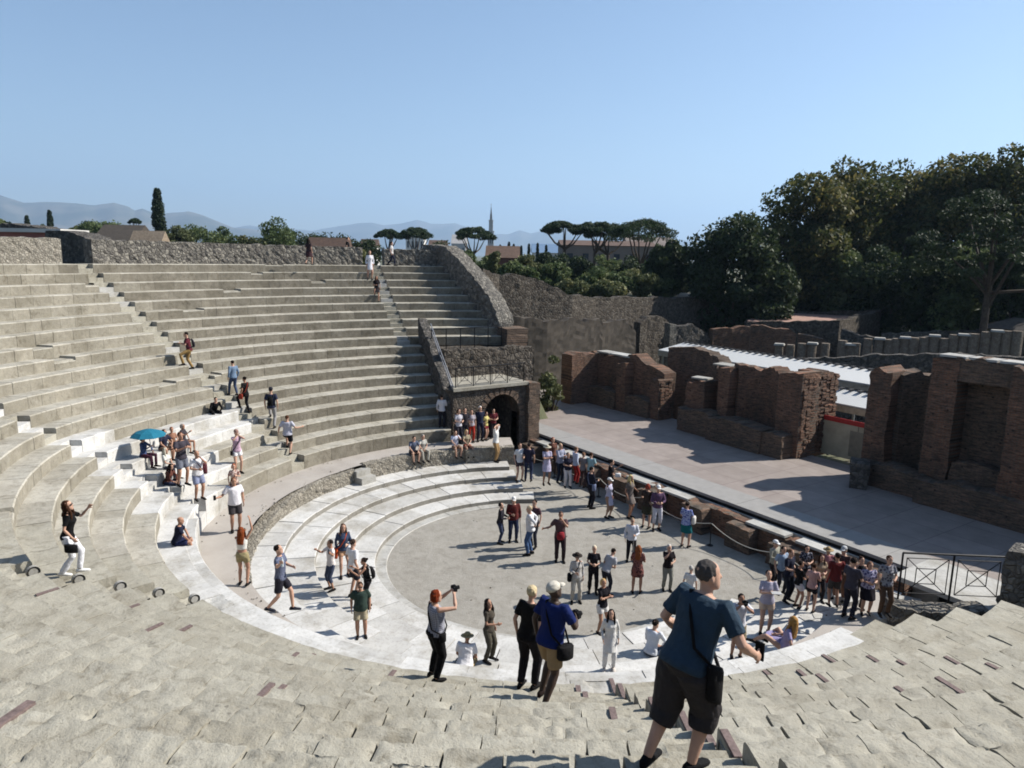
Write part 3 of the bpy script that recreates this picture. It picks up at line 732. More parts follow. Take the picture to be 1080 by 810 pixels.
g = G(); g.add([(x_, y_, z_) for z_ in (4.04, 4.2) for x_, y_ in ((-11.35, 2.65), (-11.35, 7.3), (-14.85, 7.3), (-14.85, 4.1))], [(3, 2, 1, 0), (4, 5, 6, 7), (0, 1, 5, 4), (1, 2, 6, 5), (2, 3, 7, 6), (3, 0, 4, 7)]); local(g.build('balcony_floor', M['tufa'], tr), tr)
g = G()
for n in (4.3, 7.0): g.box((-14.3, n, 2.1), (4.0, .38, 3.9))
g.box((-16.4, 5.65, 2), (.3, 2.3, 3.9)); g.box((-14.3, 5.65, 3.87), (4, 2.32, .3)); local(g.build('passage_walls', RD, tr), tr)
g = G(); wall_line(g, [(-11.7, 7.25, -.1, 4.15), (-11.7, 7.95, -.1, 4.1)], .9, .2, .03, 11); tag(g.build('brick_pier', BG_), 'narrow brick pier closing the side entrance beside the stage', 'pier')
g = G(); wall_line(g, [(-9.7, 2.35, .5, 1.5), (-9.45, 4.2, .5, 1.45)], .5, .15, .05, 12); tag(g.build('rubble_wall', M['rubble_pale']), 'stub of low rubble wall below the standing group at the arch', 'wall')

# railings
def railing(name, label, p0, p1, h, npan, cross=True, mats=M['iron']):
    root = empty(name, p0); tag(root, label, 'railing'); p0, p1 = Vector(p0), Vector(p1); inv = Matrix.Translation(-p0); d = (p1 - p0)
    z = Vector((0, 0, 1))
    for i in range(npan + 1):
        g = G(); q = p0 + d * (i / npan); g.tube([q - z * .1, q + z * h], .028, 6); o = g.build('post', mats, root); o.matrix_parent_inverse = inv
    g = G(); g.tube([p0 + z * h, p1 + z * h], .03, 6); o = g.build('top_rail', mats, root); o.matrix_parent_inverse = inv
    for i in range(npan):
        g = G(); a = p0 + d * ((i + .09) / npan); b_ = p0 + d * ((i + .91) / npan); z0, z1 = z * .12, z * (h - .14)
        r = .013
        if cross:
            g.tube([a + z0, a + z1], r, 5); g.tube([b_ + z0, b_ + z1], r, 5); g.tube([a + z1, b_ + z1], r, 5); g.tube([a + z0, b_ + z0], r, 5)
            g.tube([a + z1, b_ + z0], r, 5); g.tube([a + z0, b_ + z1], r, 5)
            c0, c1 = a.lerp(b_, .25), a.lerp(b_, .72); zl, zh = z * (h * .32), z * (h * .66)
            for s0, s1 in ((c0 + zl, c1 + zl), (c0 + zh, c1 + zh), (c0 + zl, c0 + zh), (c1 + zl, c1 + zh)): g.tube([s0, s1], r, 5)
        else:
            g.tube([p0 + d * (i / npan) + z * h * .55, p0 + d * ((i + 1) / npan) + z * h * .55], r, 5); g.tube([p0 + d * (i / npan) + z * .1, p0 + d * ((i + 1) / npan) + z * .1], r, 5)
        o = g.build('panel', mats, root); o.matrix_parent_inverse = inv
    return root
railing('iron_railing', 'black iron railing with crossed bars on the balcony above the arch', (-11.6, 2.9, 4.2), (-11.6, 7.1, 4.2), 1.0, 4)
railing('iron_railing', 'plain thin iron railing at the foot of the upper seat rows', (-16.2, 3.9, 5.6), (-16.2, 8.6, 5.6), 1.1, 5, False)
railing('iron_railing', 'black iron railing with crossed bars beside the right hand rubble pier', (10.75, 4.0, 2.05), (12.35, 6.1, 2.05), 1.25, 2)

# right end of the seating: low wall, pier, end wall
g = G(); wall_line(g, [(10.75, 3.5, .3, 2.0), (12.3, 5.6, .3, 2.0)], .6, .16, .07, 14, ragged=.08); tag(g.build('rubble_wall', RU), 'low dark rubble wall below the black railing at the right', 'wall')
g = G(); wall_line(g, [(12.5, 5.8, .3, 3.8), (13.6, 6.0, .3, 4.0), (16, 6.0, 0, 4.6), (20, 6.0, 0, 6.6), (26, 6.0, 0, 9.6)], .9, .18, .07, 15, ragged=.1); tag(g.build('rubble_wall', RU), 'tall dark rubble wall ending the seat rows at the right edge', 'wall')
g = G(); g.box((11.6, 6.6, 1.88), (3.6, 2.2, .14), a=.4); tag(g.build('platform_slab', M['marble_grey']), 'worn stone landing behind the black railing', 'landing')
# loose slabs at the ragged end of the marble
g = G()
for i in range(14):
    an = R(378 + 12 * rnd.random()); rr = 9.3 + 2.2 * rnd.random(); g.box((rr * math.cos(an), rr * math.sin(an), (.74 if rr < 10 else 1.5)), (.3 + .3 * rnd.random(), .25 + .2 * rnd.random(), .22), rnd.random() * 3, 0, rnd.random(), .85)
tag(g.build('rubble', M['marble_grey']), 'broken blocks lying at the end of the marble steps', None, kind='stuff')

# low wall of niches in front of the stage
pul = empty('stage_front_wall', (-1, 7.2, 0)); tag(pul, 'low brick wall with niches between the earth floor and the stage', 'wall')
inv = Matrix.Translation((1, -7.2, 0))
g = G(); wall_line(g, [(-11.4, 7.55, -.05, 1.0), (-4, 7.55, -.05, .95), (2, 7.55, -.05, 1.05), (5, 7.55, -.05, .9), (9.3, 7.55, -.05, .95)], .45, .16, .03, 20, ragged=.08); o = g.build('back_wall', B_, pul); o.matrix_parent_inverse = inv
for i in range(9):
    x = -10.6 + 2.3 * i + .5 * (rnd.random() - .5); g = G(); h = .8 + .18 * rnd.random()
    wall_line(g, [(x - .5 - .3 * rnd.random(), 7.1, -.05, h), (x + .5 + .3 * rnd.random(), 7.1, -.05, h + .03)], .62, .12, .028, 21 + i, ragged=.05); o = g.build('pier', BG_, pul); o.matrix_parent_inverse = inv
    if i % 3 != 2:
        g = G(); g.box((x + .9, 7.5, 1.03), (1.5 + .3 * rnd.random(), .5, .09), .02, a=rnd.random()); o = g.build('coping_slab', M['marble_grey'], pul); o.matrix_parent_inverse = inv
g = G(); g.box((-1, 7.98, .45), (22, .12, 1.1)); tag(g.build('trench_kerb', M['marble_grey']), 'thin pale kerb along the trench in front of the stage', 'kerb')

# ruined brick stage building
sb = empty('stage_building', (-14, 17, 1.2)); tag(sb, 'lower left block of the ruined brick stage front, with a sloping top', 'ruin')
def part(root, name, mat, fn):
    g = G(); fn(g); o = g.build(name, mat, root); o.matrix_parent_inverse = Matrix.Translation(-root.location); return o
def toothing(x, y0, y1, z0, z1, sd, n=1):
    def f(g):
        rg = random.Random(sd); g.uv = []
        z = z0
        while z < z1:
            h = rg.uniform(.07, .12)
            for q in range(int((y1 - y0) / .35) + 1):
                if rg.random() < .75:
                    ln = rg.uniform(.01, .09); yy = y0 + .17 + q * .35
                    if yy > y1: continue
                    o = len(g.v); g.box((x + ln / 2 - .06, yy + rg.uniform(-.03, .03), z + h / 2), (ln + .12, .31, h * .92)); g.uv += [(v[1] * 1.0 + v[0], v[2]) for v in g.v[o:]]
            z += h + .004
    return f
def podium(x0, x1, y0, y1, z1, sd):
    def f(g): wall_line(g, [(x0, (y0 + y1) / 2, 1.1, z1), ((x0 + x1) / 2, (y0 + y1) / 2, 1.1, z1 + .15), (x1, (y0 + y1) / 2, 1.1, z1)], y1 - y0, .16, .03, sd, ragged=.07)
    return f
part(sb, 'wall', B_, lambda g: wall_line(g, [(-17.6, 17.3, 1, 4.45), (-14.5, 17.3, 1, 4.55), (-13.2, 17.3, 1, 4.75), (-12, 17.3, 1, 4.45), (-10.7, 17.3, 1, 4.0)], 1.0, .2, .04, 31, ragged=.16))
part(sb, 'side_wall', B_, lambda g: wall_line(g, [(-17.4, 17.2, 1, 4.45), (-17.4, 14.6, 1, 4.5)], 1.1, .2, .04, 32, ragged=.16))
part(sb, 'pier', B_, lambda g: wall_line(g, [(-14.1, 16.5, 1, 4.35), (-13.3, 16.5, 1, 4.5)], .9, .18, .035, 33, ragged=.2))
part(sb, 'pier', B_, lambda g: wall_line(g, [(-11.3, 16.9, 1, 3.75), (-10.55, 16.9, 1, 3.7)], 1.2, .18, .035, 34, ragged=.2))
part(sb, 'podium', BG_, podium(-17, -14.2, 16.0, 16.9, 2.3, 35)); part(sb, 'podium', BG_, podium(-13.4, -11.2, 16.1, 16.9, 2.2, 36))
part(sb, 'top_slab', M['marble_grey'], lambda g: [g.box((-16.4 + 1.3 * i, 17.25, 4.62), (1.2, .9, .1), .05 * i, a=rnd.random()) for i in range(3)])
g = G(); wall_line(g, [(-14.2, 21.0, 0, 5.0), (-12.2, 21.2, 0, 5.25), (-10.5, 20.9, 0, 5.1), (-8.8, 20.0, 0, 4.9), (-7.8, 18.6, 0, 4.7)], .7, .22, .04, 37, ragged=.1)
tag(g.build('curved_wall', BG_), 'dark curved brick wall set back between the left and middle stage blocks', 'wall')
part(sb, 'brick_toothing', B_, toothing(-10.55, 16.4, 17.5, 1.2, 3.6, 61))
mb = empty('stage_building', (-4.6, 17, 1.2)); tag(mb, 'middle block of the ruined brick stage front, with a wide shallow niche', 'ruin')
part(mb, 'pier', B_, lambda g: wall_line(g, [(-8.4, 16.9, 1, 3.9), (-7.0, 16.9, 1, 4.1)], 1.3, .2, .04, 41, ragged=.1))
part(mb, 'niche_wall', B_, lambda g: niche_wall(g, -7.0, -6.0, 17.2, .8, 1, 5.0, .5, False, 4, 42))
part(mb, 'pier', B_, lambda g: wall_line(g, [(-6.1, 16.9, 1, 5.05), (-5.4, 16.9, 1, 5.15)], 1.2, .18, .035, 43, ragged=.14))
part(mb, 'niche_wall', B_, lambda g: niche_wall(g, -5.5, -2.2, 17.0, .9, 1, 5.2, 1.0, True, 16, 44))
part(mb, 'pier', B_, lambda g: wall_line(g, [(-2.3, 17.0, 1, 5.3), (-.95, 17.0, 1, 5.55)], 1.5, .2, .03, 45, ragged=.16))
part(mb, 'return_wall', B_, lambda g: wall_line(g, [(-1.75, 17.85, 1, 5.4), (-1.75, 19.5, 1, 5.3)], 1.2, .2, .035, 46, ragged=.08))
part(mb, 'podium', BG_, podium(-8.3, -5.9, 15.6, 16.6, 2.45, 47)); part(mb, 'podium', BG_, podium(-5.95, -2.4, 15.3, 16.5, 2.4, 48)); part(mb, 'podium', BG_, podium(-2.45, -1.2, 15.4, 16.5, 2.3, 49))
part(mb, 'top_slab', M['marble_grey'], lambda g: g.box((-6.6, 17.4, 5.08), (1.1, .9, .08), .1)); part(mb, 'top_slab', M['marble_grey'], lambda g: g.box((-7.9, 17.0, 4.16), (1.0, .7, .08), .2))
part(mb, 'brick_toothing', B_, toothing(-.95, 16.4, 17.6, 1.2, 5.3, 62)); part(mb, 'brick_toothing', B_, toothing(-1.12, 17.8, 19.4, 1.2, 5.2, 63))
rb = empty('stage_building', (6, 17, 1.2)); tag(rb, 'tall right block of the ruined brick stage front, with two deep niches', 'ruin')
part(rb, 'pier', B_, lambda g: wall_line(g, [(2.5, 16.9, 1, 6.15), (3.5, 16.9, 1, 6.2)], 1.7, .2, .03, 51, ragged=.16))
part(rb, 'niche_wall', BG_, lambda g: niche_wall(g, 3.3, 5.5, 16.8, .9, 1, 6.2, 1.1, True, 14, 52))
part(rb, 'pier', B_, lambda g: wall_line(g, [(5.3, 16.4, 1, 7.1), (6.35, 16.4, 1, 7.15)], 1.6, .18, .035, 53, ragged=.12))
part(rb, 'niche_wall', BG_, lambda g: niche_wall(g, 6.2, 8.5, 16.6, .8, 1, 7.2, .35, False, 8, 54))
part(rb, 'lintel', BG_, lambda g: wall_line(g, [(6.2, 16.1, 6.3, 7.15), (8.6, 16.1, 6.3, 7.2)], .9, .18, .035, 55, ragged=.12))
part(rb, 'pier', B_, lambda g: wall_line(g, [(8.4, 16.0, 1, 7.2), (9.5, 16.0, 1, 7.15)], 1.7, .18, .035, 56, ragged=.14))
part(rb, 'side_wall', B_, lambda g: wall_line(g, [(9.4, 16.4, 1, 7.4), (10.6, 16.4, 1, 6.8), (13, 16.4, 1, 6.2), (17, 16.4, 1, 5.8)], 1.0, .25, .04, 57, ragged=.12))
part(rb, 'brick_toothing', B_, toothing(9.5, 15.3, 16.8, 1.2, 7.0, 64))
part(rb, 'podium', BG_, podium(2.7, 5.6, 15.3, 16.3, 2.15, 58)); part(rb, 'podium', BG_, podium(5.55, 10.8, 14.8, 15.7, 2.2, 59)); part(rb, 'podium', BG_, podium(6.45, 8.3, 15.7, 16.2, 3.0, 60))
part(rb, 'top_slab', M['marble_grey'], lambda g: [g.box((6.0 + 1.1 * i, 16.1, 7.24 + .004 * i), (1.0, .8, .09), .02 * i, a=rnd.random()) for i in range(4)])

# ------------------------------------------------------------------ walls, roofs and columns behind the theatre
def pxwall(name, mat, label, cat, pts, th=.8, zb=None, res=.3, amp=.06, sd=0., ragged=.08, dz=0):
    q = []
    for (px, py, D) in pts:
        p = atD(px, py, D); q.append((p.x, p.y, (terrain(p.x, p.y) - .6 if zb is None else zb), p.z + dz))
    q = q[::-1] if False else q
    g = G(); wall_line(g, q, th, res, amp, sd, ragged=ragged); return tag(g.build(name, mat), label, cat)
pxwall('retaining_wall', RF, 'long dark grey rubble retaining wall running behind the left end of the stage', 'wall', [(505, 283, 60), (523, 290, 62), (545, 290, 63), (562, 294, 64), (582, 303, 65), (600, 311, 66), (625, 314, 69), (700, 313.5, 76), (738, 313.5, 80), (756, 320, 82), (786, 327, 85)], .9, -.4, .4, .06, 70, .12)
pxwall('plaster_wall', plain('grey_plaster', (.085, .07, .056), .95, .4, 1.2, obj=False, bmp=.8), 'smooth grey plastered wall with a jagged top standing before the rubble retaining wall', 'wall', [(535, 333, 58.5), (575, 337, 60.1), (630, 337, 64), (633, 341, 64.2), (642, 338, 64.9), (660, 338, 66.2), (667, 347, 66.7), (668, 352, 66.8)], .7, -.4, .35, .05, 71, .22)
pxwall('ruined_wall', RF, 'rounded stub of ruined wall with an arch shaped hollow below the retaining wall', 'wall', [(672, 340, 69), (680, 334, 69.6), (690, 332, 70.3), (699, 336, 71), (704, 343, 71.4)], .9, -.4, .3, .07, 72)
pxwall('brick_pier', RU, 'pale narrow masonry pier beside a dark doorway behind the stage', 'pier', [(704, 341, 68), (711, 342, 68.3)], .9, -.4, .3, .04, 73, 0)
pxwall('ruined_wall', RD, 'dark ruined wall with a stepped top behind the left roof shelter', 'wall', [(711, 343, 71), (728, 342, 71.6), (736, 347, 72), (744, 352, 72.4), (748, 362, 72.6)], .8, -.4, .3, .06, 74)
pxwall('ruined_wall', B_, 'reddish ruined brick wall left of the pink flat roof', 'wall', [(750, 348, 72), (770, 345, 72.5), (790, 344, 73), (793, 346, 73)], .8, -.4, .3, .06, 75)
# flat pink roofed building
fb = empty('ruined_house', atD(855, 360, 76)); tag(fb, 'long low rubble house with a flat pinkish roof below the big trees', 'house')
A_, Bq, Cq, Dq = [atD(*q) for q in ((788, 339, 75), (884, 338, 71), (927, 330, 79), (800, 329, 86))]
def fbw(g):
    wall_line(g, [(*A_.xy, -.3, A_.z), (*Bq.xy, -.3, Bq.z), (*Cq.xy, -.3, Cq.z + .3), (*Dq.xy, -.3, Dq.z), (*A_.xy, -.3, A_.z)], .6, .4, .06, 76, ragged=.1)
part(fb, 'wall', RF, fbw)
def fbr(g):
    zz = min(A_.z, Bq.z) + .06; g.add([(*A_.xy, zz), (*Bq.xy, zz), (*Cq.xy, zz + .35), (*Dq.xy, zz + .25), (*A_.xy, zz - .2), (*Bq.xy, zz - .2), (*Cq.xy, zz + .15), (*Dq.xy, zz + .05)], [(0, 1, 2, 3), (7, 6, 5, 4), (0, 4, 5, 1), (1, 5, 6, 2), (2, 6, 7, 3), (3, 7, 4, 0)])
part(fb, 'roof', plain('pink_plaster_roof', (.40, .25, .20), .9, .25, .8, obj=False), fbr)
pxwall('ruined_wall', B_, 'tall reddish brick wall stub in front of the flat roofed house', 'wall', [(792, 343, 66), (815, 345, 65.5), (832, 347, 65), (838, 352, 65)], .8, -.3, .3, .06, 77)
pxwall('ruined_wall', BG_, 'dark brick wall with a sloping broken top in front of the flat roofed house', 'wall', [(842, 352, 66), (856, 354, 65.5), (868, 358, 65), (872, 362, 65)], .8, -.3, .3, .06, 78)
pxwall('ruined_wall', RD, 'dark sloping rubble wall right of the flat roofed house', 'wall', [(889, 347, 68), (905, 352, 67), (930, 358, 66), (950, 357, 65.5), (990, 354, 64)], .8, -.3, .3, .07, 79)
pxwall('rubble_wall', RD, 'long low dark wall in front of the row of column stumps', 'wall', [(800, 376, 52), (840, 378, 51), (880, 377, 50), (925, 374, 49), (1000, 373, 46.5), (1090, 377, 44)], .7, -.3, .3, .07, 80)
pxwall('ruined_wall', RU, 'pale rubble wall running behind the column stumps', 'wall', [(930, 352, 74), (960, 350, 73), (1000, 349, 72), (1040, 347, 71)], .7, -.3, .35, .07, 81)
rh = empty('low_house', atD(1070, 350, 66)); tag(rh, 'dark roofed low house at the right edge under the trees', 'house')
q0 = atD(1065, 352, 68)
part(rh, 'wall', RF, lambda g: g.box((q0.x + 3, q0.y, q0.z - 2.2), (9, 6, 6), .3))
part(rh, 'roof', plain('dark_tile_roof', (.10, .085, .075), .9, .3, 3, obj=False), lambda g: g.box((q0.x + 3, q0.y, q0.z + 1.15), (9.8, 6.8, .9), .3, taper=.55))
# columns of the square behind the theatre
cols = [(822, 364, 2), (834, 363.5, 2), (846, 362, 2), (857, 363, 2), (871, 362, 2), (889, 359, 3), (897, 364, 2), (903, 362, 2), (916, 357, 2), (928, 358, 2), (938, 358, 2), (946, 357, 2), (955, 357, 3), (964, 356, 3), (976, 356, 2), (986, 355, 3), (997, 357, 3), (1007, 353, 3), (1017, 354, 2), (1028, 352, 3), (1041, 350, 3), (1052, 350, 3), (1063, 349, 3), (1074, 349, 3)]
M['column'] = rubble_mat('column_tufa', (.20, .16, .125), (.26, .215, .17), (.30, .26, .21), (.17, .14, .115), 6, .03)
ORD = ['first from the left', 'second from the left', 'third from the left', 'fourth from the left', 'fifth from the left', 'sixth from the left', 'seventh from the left', 'eighth from the left', 'ninth from the left', 'tenth from the left', 'eleventh from the left', 'twelfth from the left', 'twelfth from the right', 'eleventh from the right', 'tenth from the right', 'ninth from the right', 'eighth from the right', 'seventh from the right', 'sixth from the right', 'fifth from the right', 'fourth from the right', 'third from the right', 'second from the right', 'last at the right']
clab = ['squat broken column stump in the row, dark and low', 'column stump with a pale flat top in the row', 'slender column stump in the row against dark walls']
for i, (px, py, sz) in enumerate(cols):
    D = 58.5 - (px - 822) * .034; top = atD(px, py, D); g = G(); r0 = .28 + .02 * sz
    g.tube([(top.x, top.y, -.2), (top.x, top.y, .8), (top.x, top.y, top.z - .5), (top.x, top.y, top.z)], [r0 * 1.12, r0 * 1.05, r0, r0 * .97], 12)
    o = g.build('column_stump', M['column'], smooth=False)
    tag(o, 'weathered column stump, %s in the long row behind the stage' % ORD[i], 'column', 'column stumps of the square behind the stage')
    if i % 3 == 0:
        c = G(); c.box((top.x, top.y, top.z + .07), (.8, .8, .14), .5, taper=.9); c.build('capital', M['marble_grey'], o)
# white shelter roofs over the excavation
m, t, b = newmat('corrugated_white'); b.inputs['Base Color'].default_value = (.56, .565, .555, 1); b.inputs['Roughness'].default_value = .5
wv = N(t, 'ShaderNodeTexWave'); wv.bands_direction = 'X'; wv.inputs['Scale'].default_value = 2.5; t.links.new(coords(t), wv.inputs['Vector']); bump(t, b, wv.outputs['Fac'], .6, .05); M['roofwhite'] = m
def shelter(x0, x1, y0, y1, z0, z1, label):
    root = empty('roof_shelter', (x0, y0, 0)); tag(root, label, 'shelter'); inv = Matrix.Translation((-x0, -y0, 0))
    g = G(); g.add([(x0, y0, z0), (x1, y0, z0), (x1, y1, z1), (x0, y1, z1), (x0, y0, z0 - .06), (x1, y0, z0 - .06), (x1, y1, z1 - .06), (x0, y1, z1 - .06)], [(0, 1, 2, 3), (7, 6, 5, 4), (0, 4, 5, 1), (1, 5, 6, 2), (2, 6, 7, 3), (3, 7, 4, 0)]); o = g.build('roof', M['roofwhite'], root); o.matrix_parent_inverse = inv
    g = G(); k = int((x1 - x0) / .55)
    for i in range(k): g.box((x0 + .3 + i * .55, y1 - .35, z1 + .02), (.22, .5, .05))
    g.box(((x0 + x1) / 2, y1 - .12, z1 + .02), (x1 - x0, .06, .07))
    o = g.build('ridge_clips', M['black'], root); o.matrix_parent_inverse = inv
    for i in range(int((x1 - x0) / 3.5) + 1):
        for (yy, zz) in ((y0 + .2, z0), (y1 - .2, z1)):
            g = G(); xx = min(x0 + .3 + 3.5 * i, x1 - .2); g.box((xx, yy, zz / 2 - .1), (.12, .12, zz - .1)); o = g.build('post', M['steel'], root); o.matrix_parent_inverse = inv
    g = G(); g.box(((x0 + x1) / 2, y0 - .03, z0 - .25), (x1 - x0, .05, .35)); o = g.build('fascia', M['tufa'], root); o.matrix_parent_inverse = inv
shelter(-19, 4.2, 24.6, 27.6, 4.05, 4.5, 'long white corrugated shelter roof behind the stage ruins')
shelter(-3.5, 4.2, 20.7, 22.8, 3.45, 3.95, 'short nearer white shelter roof seen through the gap in the stage ruins')
fn = empty('fence_banner', (.8, 18.6, 0)); tag(fn, 'beige printed fence banner with a red top band in the gap of the stage ruins', 'banner')
mb_, t, b = newmat('printed_banner'); co = coords(t, True)
c = ramp(t, ntex(t, co, 1.4, 4), [(.35, (.44, .39, .28)), (.65, (.58, .52, .38))]); t.links.new(c, b.inputs['Base Color'])
fn_ = None; part(fn, 'panel', mb_, lambda g: [g.box((-.35, 18.6, 2.05), (2.2, .03, 1.75)), g.box((1.85, 18.62, 2.05), (2.14, .03, 1.75))])
part(fn, 'printed_arch', plain('banner_print', (.30, .265, .20), .8, .2, 4), lambda g: [g.box((.75, 18.575, 2.0), (.75, .02, 1.3)), g.box((1.95, 18.6, 1.9), (.5, .02, 1.1))])
part(fn, 'top_band', plain('red_band', (.50, .04, .035), .6, .15, 5), lambda g: g.box((.75, 18.58, 3.04), (4.4, .035, .24)))
for x in (-1.4, .78, 2.9): part(fn, 'post', M['iron'], lambda g: g.box((x, 18.66, 1.6), (.06, .06, 3.2)))
pxwall('stone_block', RD, 'dark stone block lying on the stage before the gap', 'block', [(898, 485, 30.5), (917, 487, 30.2)], .9, 1.15, .2, .05, 82, .05)

# ------------------------------------------------------------------ trees and shrubs
def leafmesh(name, C, Rr, n, size, mat, flat=0.0, seed=0, asp=.55, shell=.55, up=0.0):
    rg = np.random.default_rng(seed); C = np.asarray(C, float); Rr = np.asarray(Rr, float)
    idx = np.repeat(np.arange(len(C)), n); k = len(idx)
    d = rg.normal(size=(k, 3)); d /= np.linalg.norm(d, axis=1)[:, None]; rad = (shell + (1 - shell) * rg.random(k)) ** .8 * np.where(rg.random(k) < .12, 1.18, 1)
    p = C[idx] + d * rad[:, None] * Rr[idx]
    nr = rg.normal(size=(k, 3)) + d * .6; nr[:, 2] += up; nr /= np.linalg.norm(nr, axis=1)[:, None]
    t = rg.normal(size=(k, 3)); t -= nr * (t * nr).sum(1)[:, None]; t /= np.linalg.norm(t, axis=1)[:, None]; b = np.cross(nr, t)
    s = size * (.6 + .8 * rg.random(k))[:, None]; a = t * s; b = b * s * asp
    V = np.stack([p - a, p - b * 1.0 + a * .1, p + a, p + b + a * .1], 1).reshape(-1, 3).astype(np.float32)
    me = bpy.data.meshes.new(name); me.vertices.add(4 * k); me.vertices.foreach_set('co', V.ravel())
    me.loops.add(4 * k); me.loops.foreach_set('vertex_index', np.arange(4 * k, dtype=np.int32))
    me.polygons.add(k); me.polygons.foreach_set('loop_start', np.arange(0, 4 * k, 4, dtype=np.int32)); me.polygons.foreach_set('loop_total', np.full(k, 4, dtype=np.int32))
    cv = rg.random(len(C)); at = me.attributes.new('bvar', 'FLOAT', 'FACE'); at.data.foreach_set('value', np.clip(.6 * cv[idx] + .5 * rg.random(k) - .05, 0, 1).astype(np.float32))
    me.update(); me.validate(); me.materials.append(mat); return me
L_DARK = leaf_mat('leaf_dark', (.016, .026, .012), (.03, .046, .018), (.06, .075, .028))
L_PLANE = leaf_mat('leaf_plane', (.03, .042, .014), (.068, .076, .025), (.17, .14, .048), .4)
L_PINE = leaf_mat('leaf_pine', (.014, .026, .012), (.026, .045, .018), (.05, .075, .03))
L_MID = leaf_mat('leaf_mid', (.04, .062, .024), (.08, .11, .04), (.15, .165, .07), .3)
L_OLIVE = leaf_mat('leaf_olive', (.06, .075, .03), (.11, .12, .05), (.2, .19, .08))
L_CYP = leaf_mat('leaf_cypress', (.012, .022, .011), (.02, .034, .016), (.035, .05, .024), .1)
BARK = plain('bark', (.085, .065, .05), .95, .4, 4, obj=False, bmp=.6)
def base_at(px, D):
    p = atD(px, 300, D); return Vector((p.x, p.y, terrain(p.x, p.y)))
def put(name, loc, label, cat, group):
    r = empty(name, loc); return tag(r, label, cat, group)
def addcrown(root, me, nm='crown'):
    o = bpy.data.objects.new(nm, me); COL.objects.link(o); o.parent = root; return o
def limbs(root, base_h, tops, r0, curve=.2, nm='trunk', sd=0):
    rg = random.Random(sd); g = G(); top = Vector((0, 0, base_h)); g.tube([(0, 0, -.5), (0, 0, base_h * .3), (rg.uniform(-.1, .1), 0, base_h * .7), top], [r0 * 1.25, r0, r0 * .85, r0 * .75], 9)
    for q in tops:
        q = Vector(q); m_ = top.lerp(q, .5) + Vector((0, 0, -curve * (q - top).length * .3)); st = top * (.75 + .25 * rg.random())
        g.tube([st, m_, q], [r0 * .5, r0 * .32, r0 * .12], 6)
    g.build(nm, BARK, root)
def broad(name, px, ytop, wpx, D, mat, label, group, seed, nclump=42, per=230, leaf=.24, low=.15, cat='tree', trunk=True):
    b_ = base_at(px, D); zt = atD(px, ytop, D).z; H = zt - b_.z; rx = wpx * D / 760 / 2 * 1.12; root = put(name, b_, label, cat, group); rg = random.Random(seed)
    zc, rz = H * (low + 1) / 2, H * (1 - low) / 2; C, Rr = [], []
    while len(C) < nclump:
        x, y, z = (rg.uniform(-1, 1) for _ in range(3)); q = x * x + y * y + z * z
        if q > 1 or q < .12: continue
        s = rx * rg.uniform(.26, .44); sh = .80 + .12 * math.sin(3 * math.atan2(y, x) + seed)
        C.append((x * rx * sh, y * rx * sh, zc + z * (rz - s * .7))); Rr.append((s, s, s * .75))
    addcrown(root, leafmesh('crown', C, Rr, per, leaf, mat, seed=seed))
    if trunk: limbs(root, max(.6, H * (low + .12)), [C[i] for i in range(0, len(C), max(1, len(C) // 9))], .05 * H ** .9 * .6 + .06, sd=seed)
    return root
def umbrella_pine(px, ytop, ybot, wpx, D, seed, label, lean=0.0, group='umbrella pines'):
    b_ = base_at(px, D); zt = atD(px, ytop, D).z; zb = atD(px, ybot, D).z; rx = wpx * D / 760 / 2; root = put('umbrella_pine', b_, label, 'pine tree', group); rg = random.Random(seed)
    C, Rr = [], []; n = 54
    for i in range(n):
        a = rg.random() * 6.283; q = math.sqrt(rg.random()); s = rx * rg.uniform(.15, .24); z = zb + (zt - zb) * (.25 + .62 * (1 - q ** 2.2)) - s * .3 * rg.random()
        C.append((q * rx * .88 * math.cos(a) + lean, q * rx * .88 * math.sin(a), z - b_.z)); Rr.append((s, s, s * .5))
    addcrown(root, leafmesh('crown', C, Rr, 200, .18, L_PINE, seed=seed, asp=.3, up=.5))
    g = G(); hb = zb - b_.z; th = hb - (zt - zb) * .9; r0 = .03 * (zt - b_.z) ** .9 * .5 + .12
    g.tube([(0, 0, -.6), (lean * .2, 0, th * .5), (lean * .6, 0, th)], [r0 * 1.2, r0, r0 * .85], 9)
    for i in range(0, n, 9):
        q = Vector(C[i]); s0 = Vector((lean * .6, 0, th * (.88 + .12 * rg.random()))); g.tube([s0, s0.lerp(q, .5) + Vector((0, 0, -.12 * (q - s0).length)), q], [r0 * .7, r0 * .5, r0 * .2], 6)
    g.build('trunk', BARK, root); return root
def cypress(px, ytop, wpx, D, seed, label):
    b_ = base_at(px, D); H = atD(px, ytop, D).z - b_.z; rx = wpx * D / 760 / 2; root = put('cypress', b_, label, 'cypress', 'cypresses'); rg = random.Random(seed); C, Rr = [], []
    n = 80
    for i in range(n):
        z = H * (.04 + .93 * i / n); q = min(1, (z / H) * 5 + .35) * (1 - (z / H) ** 2.6) ** .7; a = rg.random() * 6.28; s = rx * (.38 + .5 * q) * .62
        C.append((.34 * rx * q * math.cos(a), .34 * rx * q * math.sin(a), z)); Rr.append((s * 1.05, s * 1.05, max(s * 1.2, H / n * 3.0)))
    addcrown(root, leafmesh('crown', C, Rr, 150, .016 * H + .05, L_CYP, seed=seed, asp=.4)); g = G(); g.tube([(0, 0, -.4), (0, 0, H * .5)], [rx * .16, rx * .08], 7); g.build('trunk', BARK, root); return root

